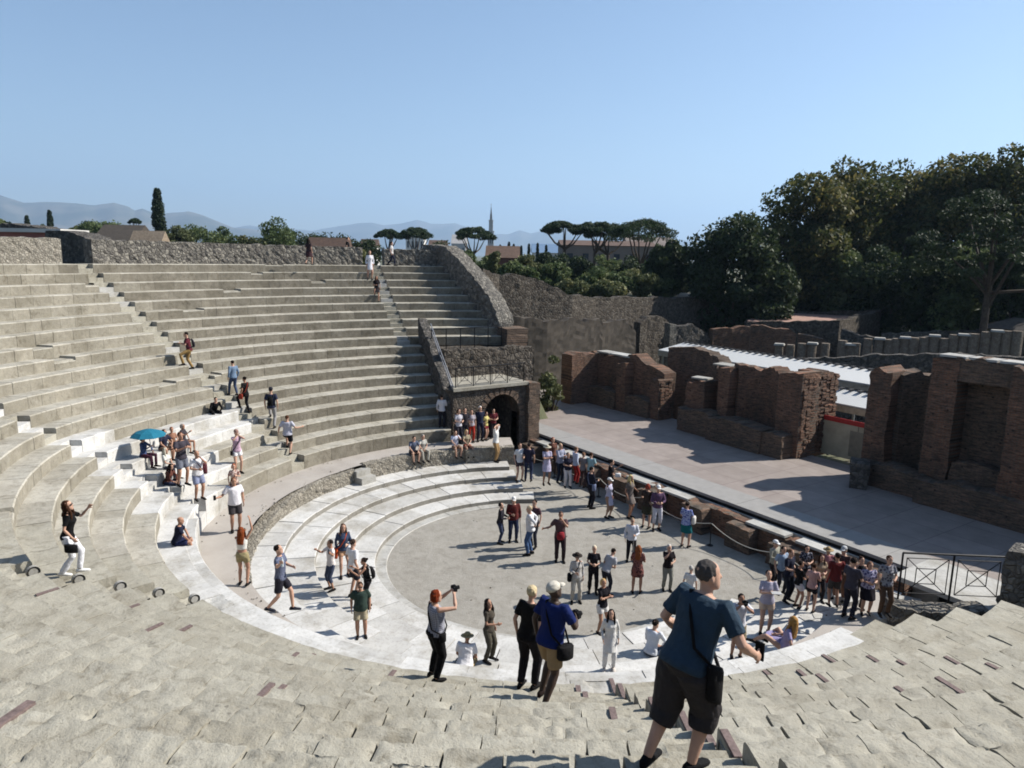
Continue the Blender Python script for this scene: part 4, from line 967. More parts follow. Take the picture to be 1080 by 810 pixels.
cypress(172, 198.5, 17, 130, 1, 'tall dark cypress rising above the rubble wall at the left')
cypress(59, 221.5, 9, 170, 2, 'small pointed cypress left of the barn roof, the taller of the far pair')
cypress(35, 227, 8, 175, 3, 'small blunt cypress at the far left, left of the taller small one')
for i, (px, yt) in enumerate([(527, 258), (536, 255), (541, 257), (549, 259), (557, 257), (566, 256), (575, 258)]):
    cypress(px, yt, 4.5, 165, 10 + i, ['little dark cypress far off, first right of the church tower', 'little far cypress, second right of the church tower', 'little far cypress, third right of the church tower', 'short far cypress midway between the church tower and the pines', 'far cypress just left of the blue roofed sheds', 'far cypress second left of the first tall pine', 'far cypress nearest the first tall pine'][i])
umbrella_pine(410, 241, 253, 30, 150, 21, 'left one of the joined pair of umbrella pines behind the walkers')
umbrella_pine(438, 239, 254, 40, 145, 22, 'right and larger one of the joined pair of umbrella pines')
umbrella_pine(499, 238.5, 254, 46, 125, 23, 'lone umbrella pine standing left in front of the church tower')
umbrella_pine(597, 232, 247, 48, 112, 24, 'leftmost of the tall umbrella pines before the beige building', -1.2)
umbrella_pine(626, 233, 250, 56, 114, 25, 'middle umbrella pine of the group before the beige building')
umbrella_pine(640, 235, 252, 52, 118, 27, 'umbrella pine half hidden between its two larger neighbours')
umbrella_pine(671, 230.5, 256, 78, 108, 26, 'largest umbrella pine with a wide domed crown before the beige building', .8)
pl = 'tall plane trees behind the ruins at the right'
for i, (px, yt, wd, D, lb) in enumerate([(846, 166, 92, 88, 'broad plane tree, leftmost of the tall row, with a rounded shoulder'), (892, 161, 88, 92, 'tall plane tree second from the left with greyish top leaves'), (945, 162, 84, 95, 'plane tree behind the gap that shows bits of sky'), (1000, 150, 92, 93, 'tall plane tree left of the highest crown'), (1052, 146, 96, 90, 'highest plane tree with yellowing leaves above the dark pine'), (1108, 150, 80, 90, 'plane tree cut by the right edge')]):
    broad('plane_tree', px, yt, wd, D, L_PLANE, lb, pl, 40 + i, 84, 215, .27, .04)
broad('evergreen_oak', 772, 212.5, 84, 80, L_DARK, 'big dark evergreen oak left of the plane trees', 'dark evergreens', 51, 60, 260, .24, .03)
broad('evergreen_oak', 741, 240, 46, 83, L_DARK, 'smaller dark evergreen leaning on the big evergreen oak', 'dark evergreens', 52, 34, 220, .22, .05)
broad('evergreen_oak', 707, 249, 42, 86, L_DARK, 'dark conical evergreen standing right of the largest umbrella pine', 'dark evergreens', 53, 36, 230, .22, .03)
broad('evergreen_oak', 806, 238, 60, 79, L_DARK, 'dark evergreen in the shade below the leftmost plane tree', 'dark evergreens', 54, 40, 230, .24, .0)
for i, (px, yt, wd, lb) in enumerate([(845, 258, 70, 'dark bushy evergreen above the flat pink roof'), (893, 250, 66, 'dark bushy evergreen right of the flat pink roof'), (940, 248, 66, 'dark understorey tree above the sloping dark wall'), (985, 246, 66, 'dark understorey tree left of the low dark roof'), (1035, 240, 74, 'dark understorey tree above the low dark roof'), (1082, 240, 74, 'dark understorey tree at the right edge')]):
    broad('understorey_tree', px, yt, wd, 90 - i * 4.2, [L_DARK, L_MID, L_DARK][i % 3], lb, 'understorey trees', 60 + i, 50, 240, .22, .0)
# dark spreading pine in front of the plane trees
b_ = base_at(1043, 64); root = put('spreading_pine', b_, 'dark spreading pine with layered boughs in front of the plane trees', 'pine tree', None); rg = random.Random(77); C, Rr = [], []
for i in range(70):
    z = rg.random(); rx = (6.6 * (1 - z) ** .4 + 1.6); a = rg.random() * 6.28; q = math.sqrt(rg.random()); s = rg.uniform(.8, 1.3)
    C.append((q * rx * math.cos(a), q * rx * math.sin(a), 9.6 - b_.z + z * 7.2)); Rr.append((s, s, s * .4))
addcrown(root, leafmesh('crown', C, Rr, 230, .2, L_DARK, seed=77, asp=.3, up=.4)); limbs(root, 9.0 - b_.z, C[::7], .35, sd=5)
# greenery between the retaining wall and the pines
gs = 'shrubs above the retaining wall'
sh = [(492, 262, 24, 100, L_MID), (512, 268, 26, 90, L_MID), (521, 266, 20, 84, L_OLIVE), (537, 272, 26, 82, L_MID), (556, 264, 22, 92, L_OLIVE), (553, 279, 30, 80, L_MID), (574, 268, 30, 95, L_DARK), (584, 280, 28, 82, L_MID), (592, 270, 34, 92, L_DARK), (612, 276, 34, 88, L_DARK), (625, 285, 30, 82, L_MID), (640, 272, 34, 95, L_MID), (652, 284, 36, 84, L_MID), (668, 275, 34, 95, L_DARK), (676, 287, 32, 84, L_OLIVE), (690, 280, 34, 90, L_MID), (606, 297, 32, 78, L_OLIVE), (640, 300, 36, 78, L_OLIVE), (700, 297, 30, 84, L_MID), (726, 285, 30, 92, L_MID)]
lbs = ['shrub just right of the lone umbrella pine', 'shrub behind the top of the sloping wall', 'yellowish bush right of the top of the sloping wall', 'low shrub over the left end of the retaining wall', 'light green young tree left of the pine trunks', 'spreading shrub below the light green young tree', 'dark shrub left of the leftmost pine trunk', 'grey green shrub below the leftmost pine', 'dark rounded shrub at the foot of the leftmost pine', 'dark rounded shrub at the foot of the middle pine', 'grey green bush before the middle pine', 'loose shrub under the half hidden pine', 'leafy shrub under the largest pine', 'dark shrub beneath the largest pine', 'olive coloured bush below the largest pine', 'shrub left of the dark conical evergreen', 'dry yellow brush above the dip of the retaining wall', 'dry olive brush behind the level top of the retaining wall', 'shrub at the foot of the dark conical evergreen', 'shrub beside the pale path below the evergreens']
for i, (px, yt, wd, D, mt) in enumerate(sh): broad('shrub', px, yt - (7 if px > 560 else 2), wd * 1.1, D, mt, lbs[i], gs, 100 + i, 24, 180, .17, .0, 'shrub', i % 2 == 0)
broad('stage_shrub', 585, 374, 32, 45, L_OLIVE, 'bright green leafy shrub at the left end of the stage', None, 130, 26, 150, .1, .02, 'shrub')
lt = [(289, 226, 42, 112, L_MID, 'rounded dark green tree above the middle of the rubble wall'), (268, 237, 26, 108, L_OLIVE, 'bright yellow green bush left of the rounded dark tree'), (214, 234, 36, 135, L_MID, 'dark green tree two places right of the tall cypress'), (238, 239, 34, 130, L_MID, 'flat topped green tree between cypress and yellow bush'), (192, 238, 24, 125, L_OLIVE, 'olive brown bush at the foot of the tall cypress'), (116, 229, 40, 150, L_MID, 'wide green tree behind the barn roof'), (99, 231, 22, 152, L_DARK, 'dark tree left behind the barn roof'), (84, 234, 14, 150, L_OLIVE, 'small pointed light green tree left of the barn'), (4, 232, 22, 150, L_MID, 'green tree cut by the left edge'), (16, 235, 14, 160, L_DARK, 'small dark tree beside the tree at the left edge'), (47, 231, 11, 165, L_DARK, 'small round tree between the two small cypresses'), (325, 240, 60, 150, L_DARK, 'wide dark pine wood edge right of the rounded tree'), (352, 246, 44, 150, L_DARK, 'dark tree mass left of the gap in the wall'), (378, 262, 14, 60, L_OLIVE, 'green bush growing in the gap of the rubble wall'), (382, 248, 30, 140, L_DARK, 'dark tree behind the gap in the rubble wall'), (465, 252, 30, 150, L_DARK, 'low dark trees left of the lone umbrella pine')]
for i, (px, yt, wd, D, mt, lb) in enumerate(lt): broad('garden_tree', px, yt - 1.5, wd * 1.2, D, mt, lb, 'trees beyond the rim walls', 140 + i, 32, 200, .0017 * D, .02)
umbrella_pine(147, 230, 237, 14, 175, 170, 'tiny umbrella pine between the barn and the tall cypress')

# ------------------------------------------------------------------ far buildings
M['plaster'] = plain('beige_plaster', (.20, .165, .145), .9, .15, .5, obj=False); M['whitewash'] = plain('whitewash', (.62, .60, .57), .85, .12, .5, obj=False)
M['tiles'] = plain('terracotta_tiles', (.12, .075, .055), .9, .3, 2, obj=False, bmp=.5); M['glass'] = plain('dark_window', (.03, .035, .045), .3, .2, 2, obj=False); M['wood_dark'] = plain('dark_boards', (.075, .062, .05), .9, .3, 3, obj=False)
def house(name, px0, px1, ytop, ybot, D, depth, wallm, roofm, label, cat='building', gable=.25, wins=(0, 0), flat=False):
    a, b_ = atD(px0, ybot, D), atD(px1, ybot, D); zt = atD((px0 + px1) / 2, ytop, D).z; d = (b_ - a); d.z = 0; wd = d.length; d.normalize(); back = Vector((-d.y, d.x, 0)); zb = min(terrain(a.x, a.y), a.z) - .5
    mid = (a + b_) / 2; root = empty(name, (mid.x, mid.y, zb), math.atan2(d.y, d.x)); tag(root, label, cat); H = zt - zb; e = H * (1 - gable)
    if flat: e = H
    g = G(); g.box((0, depth / 2, e / 2), (wd, depth, e)); g.build('wall', wallm, root)
    g = G()
    if flat: g.box((0, depth / 2, e + .12), (wd + .3, depth + .3, .25))
    else: g.add([(-wd / 2 - .4, -.4, e), (wd / 2 + .4, -.4, e), (wd / 2 + .4, depth + .4, e), (-wd / 2 - .4, depth + .4, e), (-wd / 2 - .4 if gable > 0 else 0, depth / 2, H), (wd / 2 + .4, depth / 2, H)], [(0, 1, 5, 4), (2, 3, 4, 5), (0, 4, 3), (1, 2, 5), (3, 2, 1, 0)])
    g.build('roof', roofm, root)
    nx_, nz_ = wins
    for i in range(nx_):
        for j in range(nz_):
            g = G(); x = -wd / 2 + wd * (i + .5) / nx_; z = e * (.35 + .55 * (j + .5) / max(1, nz_)) if nz_ > 1 else e * .7; g.box((x, -.02, z), (wd / nx_ * .38, .08, e / max(2, nz_) * .42)); g.build('window', M['glass'], root)
    return root
house('villa', 592, 690, 253, 300, 160, 16, M['plaster'], M['tiles'], 'large pale beige building behind the umbrella pines', gable=.12, wins=(6, 1))
house('villa', 662, 708, 249, 300, 185, 14, M['plaster'], M['plaster'], 'higher beige block behind the largest umbrella pine', gable=.2, wins=(3, 1))
house('barn', 97, 137, 236, 250, 120, 9, M['wood_dark'], M['wood_dark'], 'dark gabled barn roof left of the tall cypress', 'barn', .55, (1, 1))
house('long_shed', 137, 166, 243, 252, 118, 4, M['plaster'], plain('tan_tiles', (.27, .21, .15), .9, .35, 3, obj=False), 'low tiled shed between the barn and the cypress', 'shed', .6)
house('red_roofed_house', 322, 362, 250, 262, 132, 8, M['plaster'], M['tiles'], 'low house with a long dull red roof behind the wall', gable=.5)
house('brown_shed', 514, 546, 259, 270, 125, 8, plain('brown_red_wall', (.13, .06, .05), .9, .2, 2, obj=False), M['tiles'], 'brown red low shed right of the lone umbrella pine', 'shed', .3)
house('town_house', 428, 447, 250, 264, 420, 12, M['whitewash'], M['whitewash'], 'small white flat roofed house far off under the pine pair', flat=True, wins=(4, 2))
house('town_house', 452, 470, 253, 265, 380, 12, M['whitewash'], M['tiles'], 'small white tiled house right of the pine pair', gable=.25, wins=(3, 1))
house('town_house', 562, 596, 257, 268, 230, 12, M['whitewash'], plain('blue_roof', (.16, .25, .38), .6, .1, 2), 'low shed with a blue roof left of the first tall pine', gable=.3)
house('town_house', 380, 397, 252, 264, 400, 10, M['whitewash'], M['tiles'], 'pale house far behind the gap in the rubble wall', gable=.25)
house('excavation_shed', -40, 64, 244.5, 256, 49, 3, plain('dusty_red_wall', (.30, .12, .10), .9, .25, 1.5, obj=False), M['whitewash'], 'long low shed with dusty red wall at the left edge', 'shed', flat=True)
pxwall('rubble_mound', RD, 'dark mound of rubble vaulting behind the wall at the left', 'ruin', [(-30, 237, 56), (0, 237, 55), (30, 237.5, 54), (48, 239, 53), (64, 243, 52), (70, 246, 51)], 1.5, 9.6, .4, .15, 90)
pxwall('vault_ruin', RD, 'dark sloping vault beside the doorway in the rim wall', 'ruin', [(60, 244, 46), (75, 243.5, 45.5), (90, 246, 45), (102, 250.5, 44.5), (113, 257, 44)], 1.6, 9.2, .25, .08, 91, 0)
# church bell tower of the town
D = 820; b_ = atD(517.5, 262, D); ztop = atD(517.5, 216, D).z; s = D / 760
tw = empty('bell_tower', (b_.x, b_.y, 0), HEAD); tag(tw, 'slender grey church bell tower with a pointed top far off', 'tower'); M['greystone'] = plain('grey_stone', (.40, .385, .37), .9, .2, .3, obj=False)
H = ztop
def tier(nm, w_, z0, z1, tp=1.0):
    g = G(); g.box((0, 0, (z0 + z1) / 2), (w_, w_, z1 - z0), taper=tp); return g.build(nm, M['greystone'], tw)
tier('shaft', 6.8 * s, -2, H * .30); a_ = tier('belfry', 6.2 * s, H * .30, H * .56); tier('upper_stage', 4.2 * s, H * .56, H * .74); tier('lantern', 2.8 * s, H * .74, H * .84, .8); tier('spire', 1.9 * s, H * .84, H * .985, .15)
for i in range(3):
    for sx_ in (-1, 1):
        g = G(); g.box((sx_ * 0 - 3.1 * s - .05, (i - 1) * 1.9 * s, H * .44), (.2, 1.0 * s, H * .16)); g.box((0, 0, 0), (.1, .1, .1)); 
    g = G(); g.box((-3.11 * s, (i - 1) * 1.9 * s, H * .44), (.3, 1.0 * s, H * .16)); g.build('bell_opening', M['glass'], a_); a_.children[-1].parent = a_
for z, w_ in ((.30, 7.4), (.56, 6.8), (.74, 4.8)):
    g = G(); g.box((0, 0, H * z), (w_ * s, w_ * s, 1.0 * s)); g.build('cornice', M['greystone'], tw)
g = G(); g.tube([(0, 0, H * .97), (0, 0, H * 1.02)], .18 * s, 5); g.box((0, 0, H * 1.0), (.2 * s, 1.6 * s, .25 * s)); g.build('cross', M['greystone'], tw)
house('church', 476, 491, 247, 266, 800, 30, M['greystone'], M['greystone'], 'grey church front left of the bell tower, behind the lone pine', 'church', .3, (3, 1))
p = atD(722, 300, 92)
g = G(); vs = []
for i in range(8):
    q = atD(716 + 2 * i, 291 + 3.4 * i, 96 - 3 * i); 
    for sg in (-1, 1): vs.append((q.x + RT.x * sg * (.9 + .1 * i), q.y + RT.y * sg * (.9 + .1 * i), terrain(q.x, q.y) + .5))
g.add(vs, [(2 * i, 2 * i + 1, 2 * i + 3, 2 * i + 2) for i in range(7)]); tag(g.build('path', plain('pale_gravel', (.42, .39, .33), .9, .15, 3, obj=False)), kind='structure')

# ------------------------------------------------------------------ people
JOBS = []
def remesh(o, vox, smooth=2):
    md = o.modifiers.new('r', 'REMESH'); md.mode = 'VOXEL'; md.voxel_size = vox; md.use_smooth_shade = True
    if smooth: ms = o.modifiers.new('s', 'SMOOTH'); ms.factor = .5; ms.iterations = smooth
    JOBS.append(o)
def ik(a, c, l1, l2, pole):
    a, c = Vector(a), Vector(c); d = c - a; L_ = d.length
    if L_ > (l1 + l2) * .995: c = a + d * ((l1 + l2) * .995 / L_); d = c - a; L_ = d.length
    d.normalize(); x = (l1 * l1 - l2 * l2 + L_ * L_) / (2 * L_); h = math.sqrt(max(0, l1 * l1 - x * x)); p = Vector(pole); p = (p - d * p.dot(d))
    p = p.normalized() if p.length > 1e-4 else Vector((0, 1, 0))
    return a + d * x + p * h, c
ARMS = {'down': ((.07, .03, -.50), (.4, -1, 0)), 'downf': ((.05, .14, -.46), (.5, -1, 0)), 'hip': ((.02, .06, -.33), (1, -.5, 0)), 'fwd': ((-.08, .33, -.13), (.6, 0, -1)), 'low': ((-.07, .27, -.27), (.7, -.4, -1)), 'eye': ((-.13, .20, .13), (1, 0, -.8)), 'up': ((-.09, .34, .17), (.9, 0, -.8)), 'raise': ((.06, .14, .47), (1, 0, .3)), 'out': ((.36, .14, -.22), (0, -.6, -1)), 'outh': ((.42, .22, .10), (0, -.4, -1)), 'crossed': ((-.24, .18, -.20), (.9, .2, -.8)), 'back': ((-.10, -.17, -.34), (1, -.6, 0)), 'head': ((-.10, .02, .25), (1, .2, .3)), 'face': ((-.13, .20, .08), (.8, .1, -1)), 'knee': ((-.04, .33, -.34), (.8, 0, .1)), 'lap': ((-.12, .26, -.36), (.8, -.3, -.3)), 'behind': ((.12, -.25, -.40), (.6, -1, .2)), 'phone': ((-.05, .30, -.20), (.8, -.2, -1)), 'side': ((.20, .05, -.44), (.3, -1, 0)), 'reach': ((.02, .40, -.02), (.5, 0, -1))}
def C3(r, g_, b_): return tuple(round(((x / 255) ** 2.2), 4) for x in (r, g_, b_))
def dirw(f, px, py):
    d, fw = ray(px, py); d = Vector((d.x, d.y, 0)).normalized(); r = Vector((d.y, -d.x, 0)); v = -d * math.cos(R(f)) + r * math.sin(R(f)); return math.atan2(v.y, v.x) - math.pi / 2
PEOPLE = {}
def P(pid, px, py, H, f, label, sex='m', pose='stand', al='down', ar='down', top='tee', tc=(120, 120, 120), bot='trousers', bc=(40, 40, 48), hair='short', hc=(45, 32, 24), hat=None, hatc=(230, 228, 220), skin='A', shoe=(30, 28, 28), lean=0, turn=0, nod=0, fat=1.0, near=0, pat=None, c2=(30, 30, 30), glasses=False, z=None, loc=None, twist=0, grp='theatre visitors', legdx=0.0, feet=None, bpat=None, bc2=(200, 200, 200)):
    rg = random.Random(pid * 7 + 1); k = 1
    base = Vector(loc) if loc is not None else (place(px, py) if z is None else atZ(px, py, z)); yaw = dirw(f, px, py)
    if H > 10:
        hy0 = H; H = 1.7; fac = {'sit': 1.36 / 1.72 - .0, 'sitground': .9 / 1.72, 'climb': .985, 'descend': .97, 'walk': .985}.get(pose, 1.0)
        for _ in range(12): H += (pix(base + Vector((0, 0, H * fac * math.cos(R(lean * .75)))))[1] - hy0) / F_PX * (base - CAMV).length
        if not 1.5 <= H <= 1.92: print('H?', pid, round(H, 2), [round(v, 1) for v in base])
        H = max(1.5 if sex == 'f' else 1.58, min(1.9, H)); k = H / 1.72
    k = H / 1.72
    dist = (base - CAMV).length; vox = .0095 if near > 1 else .012 if near else (.016 if dist < 24 else .02); S = .96 if sex == 'f' else 1.0
    seat = pose in ('sit', 'sitground', 'sitlow'); pz = .93
    if pose == 'sit': pz = .10
    if pose == 'sitground': pz = .10
    if pose == 'walk': pz = .905
    if pose in ('climb', 'descend'): pz = .90
    pel = Vector((0, 0, pz)); Rt = Matrix.Rotation(R(twist), 3, 'Z') @ Matrix.Rotation(-R(lean), 3, 'X')
    T = lambda v: pel + Rt @ Vector(v)
    sw = (.172 if sex == 'm' else .150) * (1 + (fat - 1) * .35)
    hipw = .088
    legs = {}
    fts = {'stand': ((-.10 - rg.random() * .03, rg.uniform(-.05, .06), .08), (.10 + rg.random() * .03, rg.uniform(-.05, .06), .08)), 'walk': ((-.08, .25, .085), (.08, -.30, .13)), 'climb': ((-.10, .28, .44), (.10, -.10, .09)), 'descend': ((-.10, .26, -.13), (.11, -.10, .12)), 'sit': ((-.11, .44, -.35), (.12, .40, -.35)), 'sitground': ((-.14, .70, -.02), (.12, .58, -.02)), 'lunge': ((-.12, .33, -.20), (.13, -.16, .10))}[pose if pose in ('stand', 'walk', 'climb', 'descend', 'sit', 'sitground', 'lunge') else 'stand']
    if feet: fts = feet
    if pose in ('lunge', 'climb', 'descend'):
        fl_ = []
        for fx, fy, fz in fts:
            wx, wy = base.x + k * (fx * math.cos(yaw) - fy * math.sin(yaw)), base.y + k * (fx * math.sin(yaw) + fy * math.cos(yaw))
            fl_.append((fx, fy, max(-.45, min(.5, (ground_z(wx, wy) - base.z) / k)) + .085))
        fts = tuple(fl_); pz = min(f_[2] for f_ in fts) + .825; pel.z = pz
    if pose in ('stand', 'walk') and rg.random() < .5 and not feet: fts = tuple((-x, y, z_) for x, y, z_ in fts[::-1])
    for i, sg in enumerate((-1, 1)):
        hp = pel + Vector((sg * hipw, 0, -.03)); kn, an = ik(hp, fts[i], .43, .42, (sg * (.25 if seat else .12), 1, .35 if seat else 0)); legs[sg] = (hp, kn, an)
    neck = T((0, -.005, .52)); arms = {}
    for sg, nm in ((-1, al), (1, ar)):
        sh = T((sg * sw, 0, .475)); (ox, oy, oz), (ax, ay, az) = ARMS[nm] if isinstance(nm, str) else nm
        tgt = sh + Rt @ Vector((sg * ox, oy, oz)); el, wr = ik(sh, tgt, .285, .25, Rt @ Vector((sg * ax, ay, az))); arms[sg] = (sh, el, wr)
    Rh = Rt @ Matrix.Rotation(R(lean * .6), 3, 'X') @ Matrix.Rotation(R(turn), 3, 'Z') @ Matrix.Rotation(-R(nod), 3, 'X'); hc_ = neck + Rh @ Vector((0, .025, .145))
    # ---- body
    g = G(); X, Y = Rt @ Vector((1, 0, 0)), Rt @ Vector((0, 1, 0)); bm_ = [(-.11, .105, .085, 0), (-.03, .155, .105, -.01), (.05, .152 * S, .108, 0), (.15, .135, .10, .01), (.25, .142, .105, .012), (.36, .160, .112, .008), (.44, sw * .96, .098, 0), (.485, sw * .78, .075, -.005), (.52, .07, .062, -.005)]
    if sex == 'f': bm_ = [(-.11, .11, .09, 0), (-.03, .165, .112, -.012), (.05, .145, .10, 0), (.15, .120, .088, .008), (.25, .128, .095, .012), (.34, .142, .118, .02), (.43, sw * .95, .092, 0), (.48, sw * .76, .068, -.005), (.515, .06, .055, -.005)]
    fa = fat; bell = lambda h: math.exp(-((h - .12) / .16) ** 2) * (fa - 1)
    tors = lambda e, sc=1.0: [(T((0, cy + bell(h) * .07, h)), X * ((rx * (1 + .6 * (fa - 1))) * sc + e + bell(h) * .05), Y * (ry * sc * (1 + .5 * (fa - 1)) + e + bell(h) * .09)) for h, rx, ry, cy in bm_]
    g.loft(tors(0, .93), 14); mfat = 1 + (fa - 1) * .6
    for sg in (-1, 1):
        hp, kn, an = legs[sg]; sc = mfat * (.92 if bot not in ('shorts', 'skirt', 'none', 'dress') else .97)
        g.tube([hp + Vector((0, 0, .06)), hp, hp.lerp(kn, .45), kn, kn.lerp(an, .3), kn.lerp(an, .7), an], [.08, .088 * sc, .074 * sc, .054 * sc, .056 * sc, .043 * sc, .034 * sc], 10)
        fd = Vector((sg * .12, 1, 0)).normalized(); g.loft([(an - fd * .06 + Vector((0, 0, -.04)), Vector((.03, 0, 0)), Vector((0, 0, .03))), (an + Vector((0, 0, -.03)), Vector((.034, 0, 0)), Vector((0, 0, .045))), (an + fd * .1 + Vector((0, 0, -.05)), Vector((.04, 0, 0)), Vector((0, 0, .022))), (an + fd * .18 + Vector((0, 0, -.06)), Vector((.028, 0, 0)), Vector((0, 0, .012)))], 8)
        sh, el, wr = arms[sg]; am = (1.0 if sex == 'm' else .86) * (1 + (fa - 1) * .4)
        g.tube([T((sg * .06, 0, .46)), sh, sh.lerp(el, .35), el, el.lerp(wr, .3), wr], [.05, .053 * am, .046 * am, .037 * am, .039 * am, .026 * am], 9)
        d = (wr - el).normalized(); pn = Rt @ Vector((-sg, .15, -.1)); pn = pn - d * pn.dot(d)
        if pn.length < .3: pn = Vector((0, 0, -1)) - d * (-d.z)
        pn.normalize(); t = d.cross(pn)
        if t.dot(Vector((0, .8, 1))) < 0: t = -t
        ff = 1.0 if near else 1.15
        g.loft([(wr - d * .01, t * .026, pn * .02), (wr + d * .035, t * .038, pn * .016), (wr + d * .085, t * .041, pn * .014), (wr + d * .095, t * .036, pn * .011)], 8)
        curl = .5 if nm != 'x' else 1
        for q in range(4):
            b0 = wr + d * .085 + t * (.029 - .0195 * q); ln = (.068, .077, .072, .056)[q]; c1 = curl * (.5 + .12 * q); d1 = (d * math.cos(c1) + pn * math.sin(c1)); d2 = (d * math.cos(c1 * 2) + pn * math.sin(c1 * 2)); d3 = (d * math.cos(c1 * 2.7) + pn * math.sin(c1 * 2.7))
            sp = t * (.008 * (1.5 - q)); g.tube([b0 - d * .02, b0 + sp * .2, b0 + d1 * ln * .45 + sp * .6, b0 + d1 * ln * .45 + d2 * ln * .32 + sp, b0 + d1 * ln * .45 + d2 * ln * .32 + d3 * ln * .25 + sp], [.0095 * ff, .0095 * ff, .009 * ff, .0085 * ff, .0065 * ff], 6)
        th = (t * .8 + d * .6 + pn * .25).normalized(); b0 = wr + d * .03 + t * .026; g.tube([b0 - t * .01, b0 + th * .035, b0 + th * .055 + d * .022 + pn * .008], [.0125 * ff, .011 * ff, .008 * ff], 6)
    g.tube([T((0, -.01, .47)), neck, hc_ + Rh @ Vector((0, -.02, -.06))], [.06, .052 if sex == 'm' else .044, .05 if sex == 'm' else .043], 10)
    hs = 1.0
    hx = Rh @ Vector((1, 0, 0)); hy = Rh @ Vector((0, 1, 0)); hz_ = Rh @ Vector((0, 0, 1)); hp_ = lambda x, y, z_: hc_ + hx * x + hy * y + hz_ * z_
    g.loft([(hp_(0, cy, z_), hx * rx, hy * ry) for z_, rx, ry, cy in [(-.118, .022, .022, .055), (-.105, .040, .040, .045), (-.075, .056, .066, .025), (-.04, .064, .082, .01), (0, .072, .092, .0), (.045, .075, .098, -.006), (.08, .066, .088, -.008), (.105, .044, .06, -.01), (.117, .016, .02, -.01)]], 14)
    g.loft([(hp_(0, .088, .012), hx * .008, hy * .008), (hp_(0, .098, -.012), hx * .011, hy * .013), (hp_(0, .103, -.032), hx * .016, hy * .014), (hp_(0, .092, -.042), hx * .012, hy * .006)], 8)
    for sg in (-1, 1): g.ell(hp_(sg * .074, -.008, -.008), .010, .020, .031, 8, 5, M=Rh)
    g.v = [tuple(Vector(v) * k) for v in g.v]
    o = g.build('person', M['skin' + skin], None, True); o.location = base; o.rotation_euler = (0, 0, yaw); tag(o, label, 'person', grp); remesh(o, vox * k, 1)
    def cl(name, gg, mat, vx=None, sm=2, rm=True):
        gg.v = [tuple(Vector(v) * k) for v in gg.v]; c = gg.build(name, mat, o, True)
        if rm: remesh(c, (vx or vox * 1.15) * k, sm)
        return c
    # ---- clothes
    tm = cloth(C3(*tc), pat, C3(*c2)); bmat = cloth(C3(*bc), bpat, C3(*bc2)); e = .014 if near else .016
    def skirt(gg, z0, hem, fl):
        mid0 = pel + Rt @ Vector((0, 0, z0)); kn = (legs[-1][1] + legs[1][1]) / 2; an = (legs[-1][2] + legs[1][2]) / 2; wk = abs(legs[1][1].x - legs[-1][1].x) / 2
        hipc = pel + Vector((0, 0, -.05)); end = hipc.lerp(kn, hem) if hem <= 1 else kn.lerp(an, hem - 1); yk = abs(legs[1][1].y - legs[-1][1].y) / 2 * min(1, hem)
        gg.loft([(mid0, X * .15, Y * .115), (hipc, Vector((.178 * fa, 0, 0)), Vector((0, .135 * fa, 0))), (hipc.lerp(end, .5), Vector((.165 * fa + fl * .5, 0, 0)), Vector((0, .13 * fa + fl * .5 + yk * .5, 0))), (end, Vector((.15 * fa + fl, 0, 0)), Vector((0, .12 * fa + fl + yk, 0)))], 16)
    if top != 'none':
        gt = G(); tt = tors(e, .99); lo = 0 if top in ('tee', 'long', 'dress', 'jacket', 'tunic') else 1
        if top == 'crop': lo = 3
        if top in ('tee', 'long', 'jacket') and bot != 'none' : tt[0] = (T((0, 0, -.07)), X * (.168 * (1 + .5 * (fa - 1)) + (.02 if top != 'tee' else .012)), Y * (.125 * fa + .012)); tt[1] = (T((0, 0, -.02)), X * (.168 * (1 + .5 * (fa - 1)) + .016), Y * (.128 * fa + .012))
        gt.loft(tt[lo:-1] + [(T((0, -.004, .51)), X * .078, Y * .068)], 16)
        for sg in (-1, 1):
            sh, el, wr = arms[sg]; am = (1.0 if sex == 'm' else .86) * (1 + (fa - 1) * .4)
            if top in ('tank', 'crop') or (top == 'dress' and tc is None): continue
            if top in ('long', 'jacket', 'tunic'): gt.tube([T((sg * .08, 0, .45)), sh, sh.lerp(el, .5), el, el.lerp(wr, .5), el.lerp(wr, .95)], [.06, .068 * am, .058 * am, .051 * am, .046 * am, .038 * am], 9)
            else: gt.tube([T((sg * .08, 0, .45)), sh, sh.lerp(el, .35), sh.lerp(el, .72)], [.06, .069 * am, .064 * am, .063 * am], 9)
        if top == 'tunic': skirt(gt, .05, .75, .02)
        if top == 'dress': skirt(gt, .08, .95 if bot == 'dress' else .7, .05)
        cl('dress' if top == 'dress' else {'jacket': 'jacket', 'long': 'long_sleeved_shirt', 'tank': 'sleeveless_top', 'crop': 'crop_top', 'tunic': 'tunic'}.get(top, 'shirt'), gt, tm)
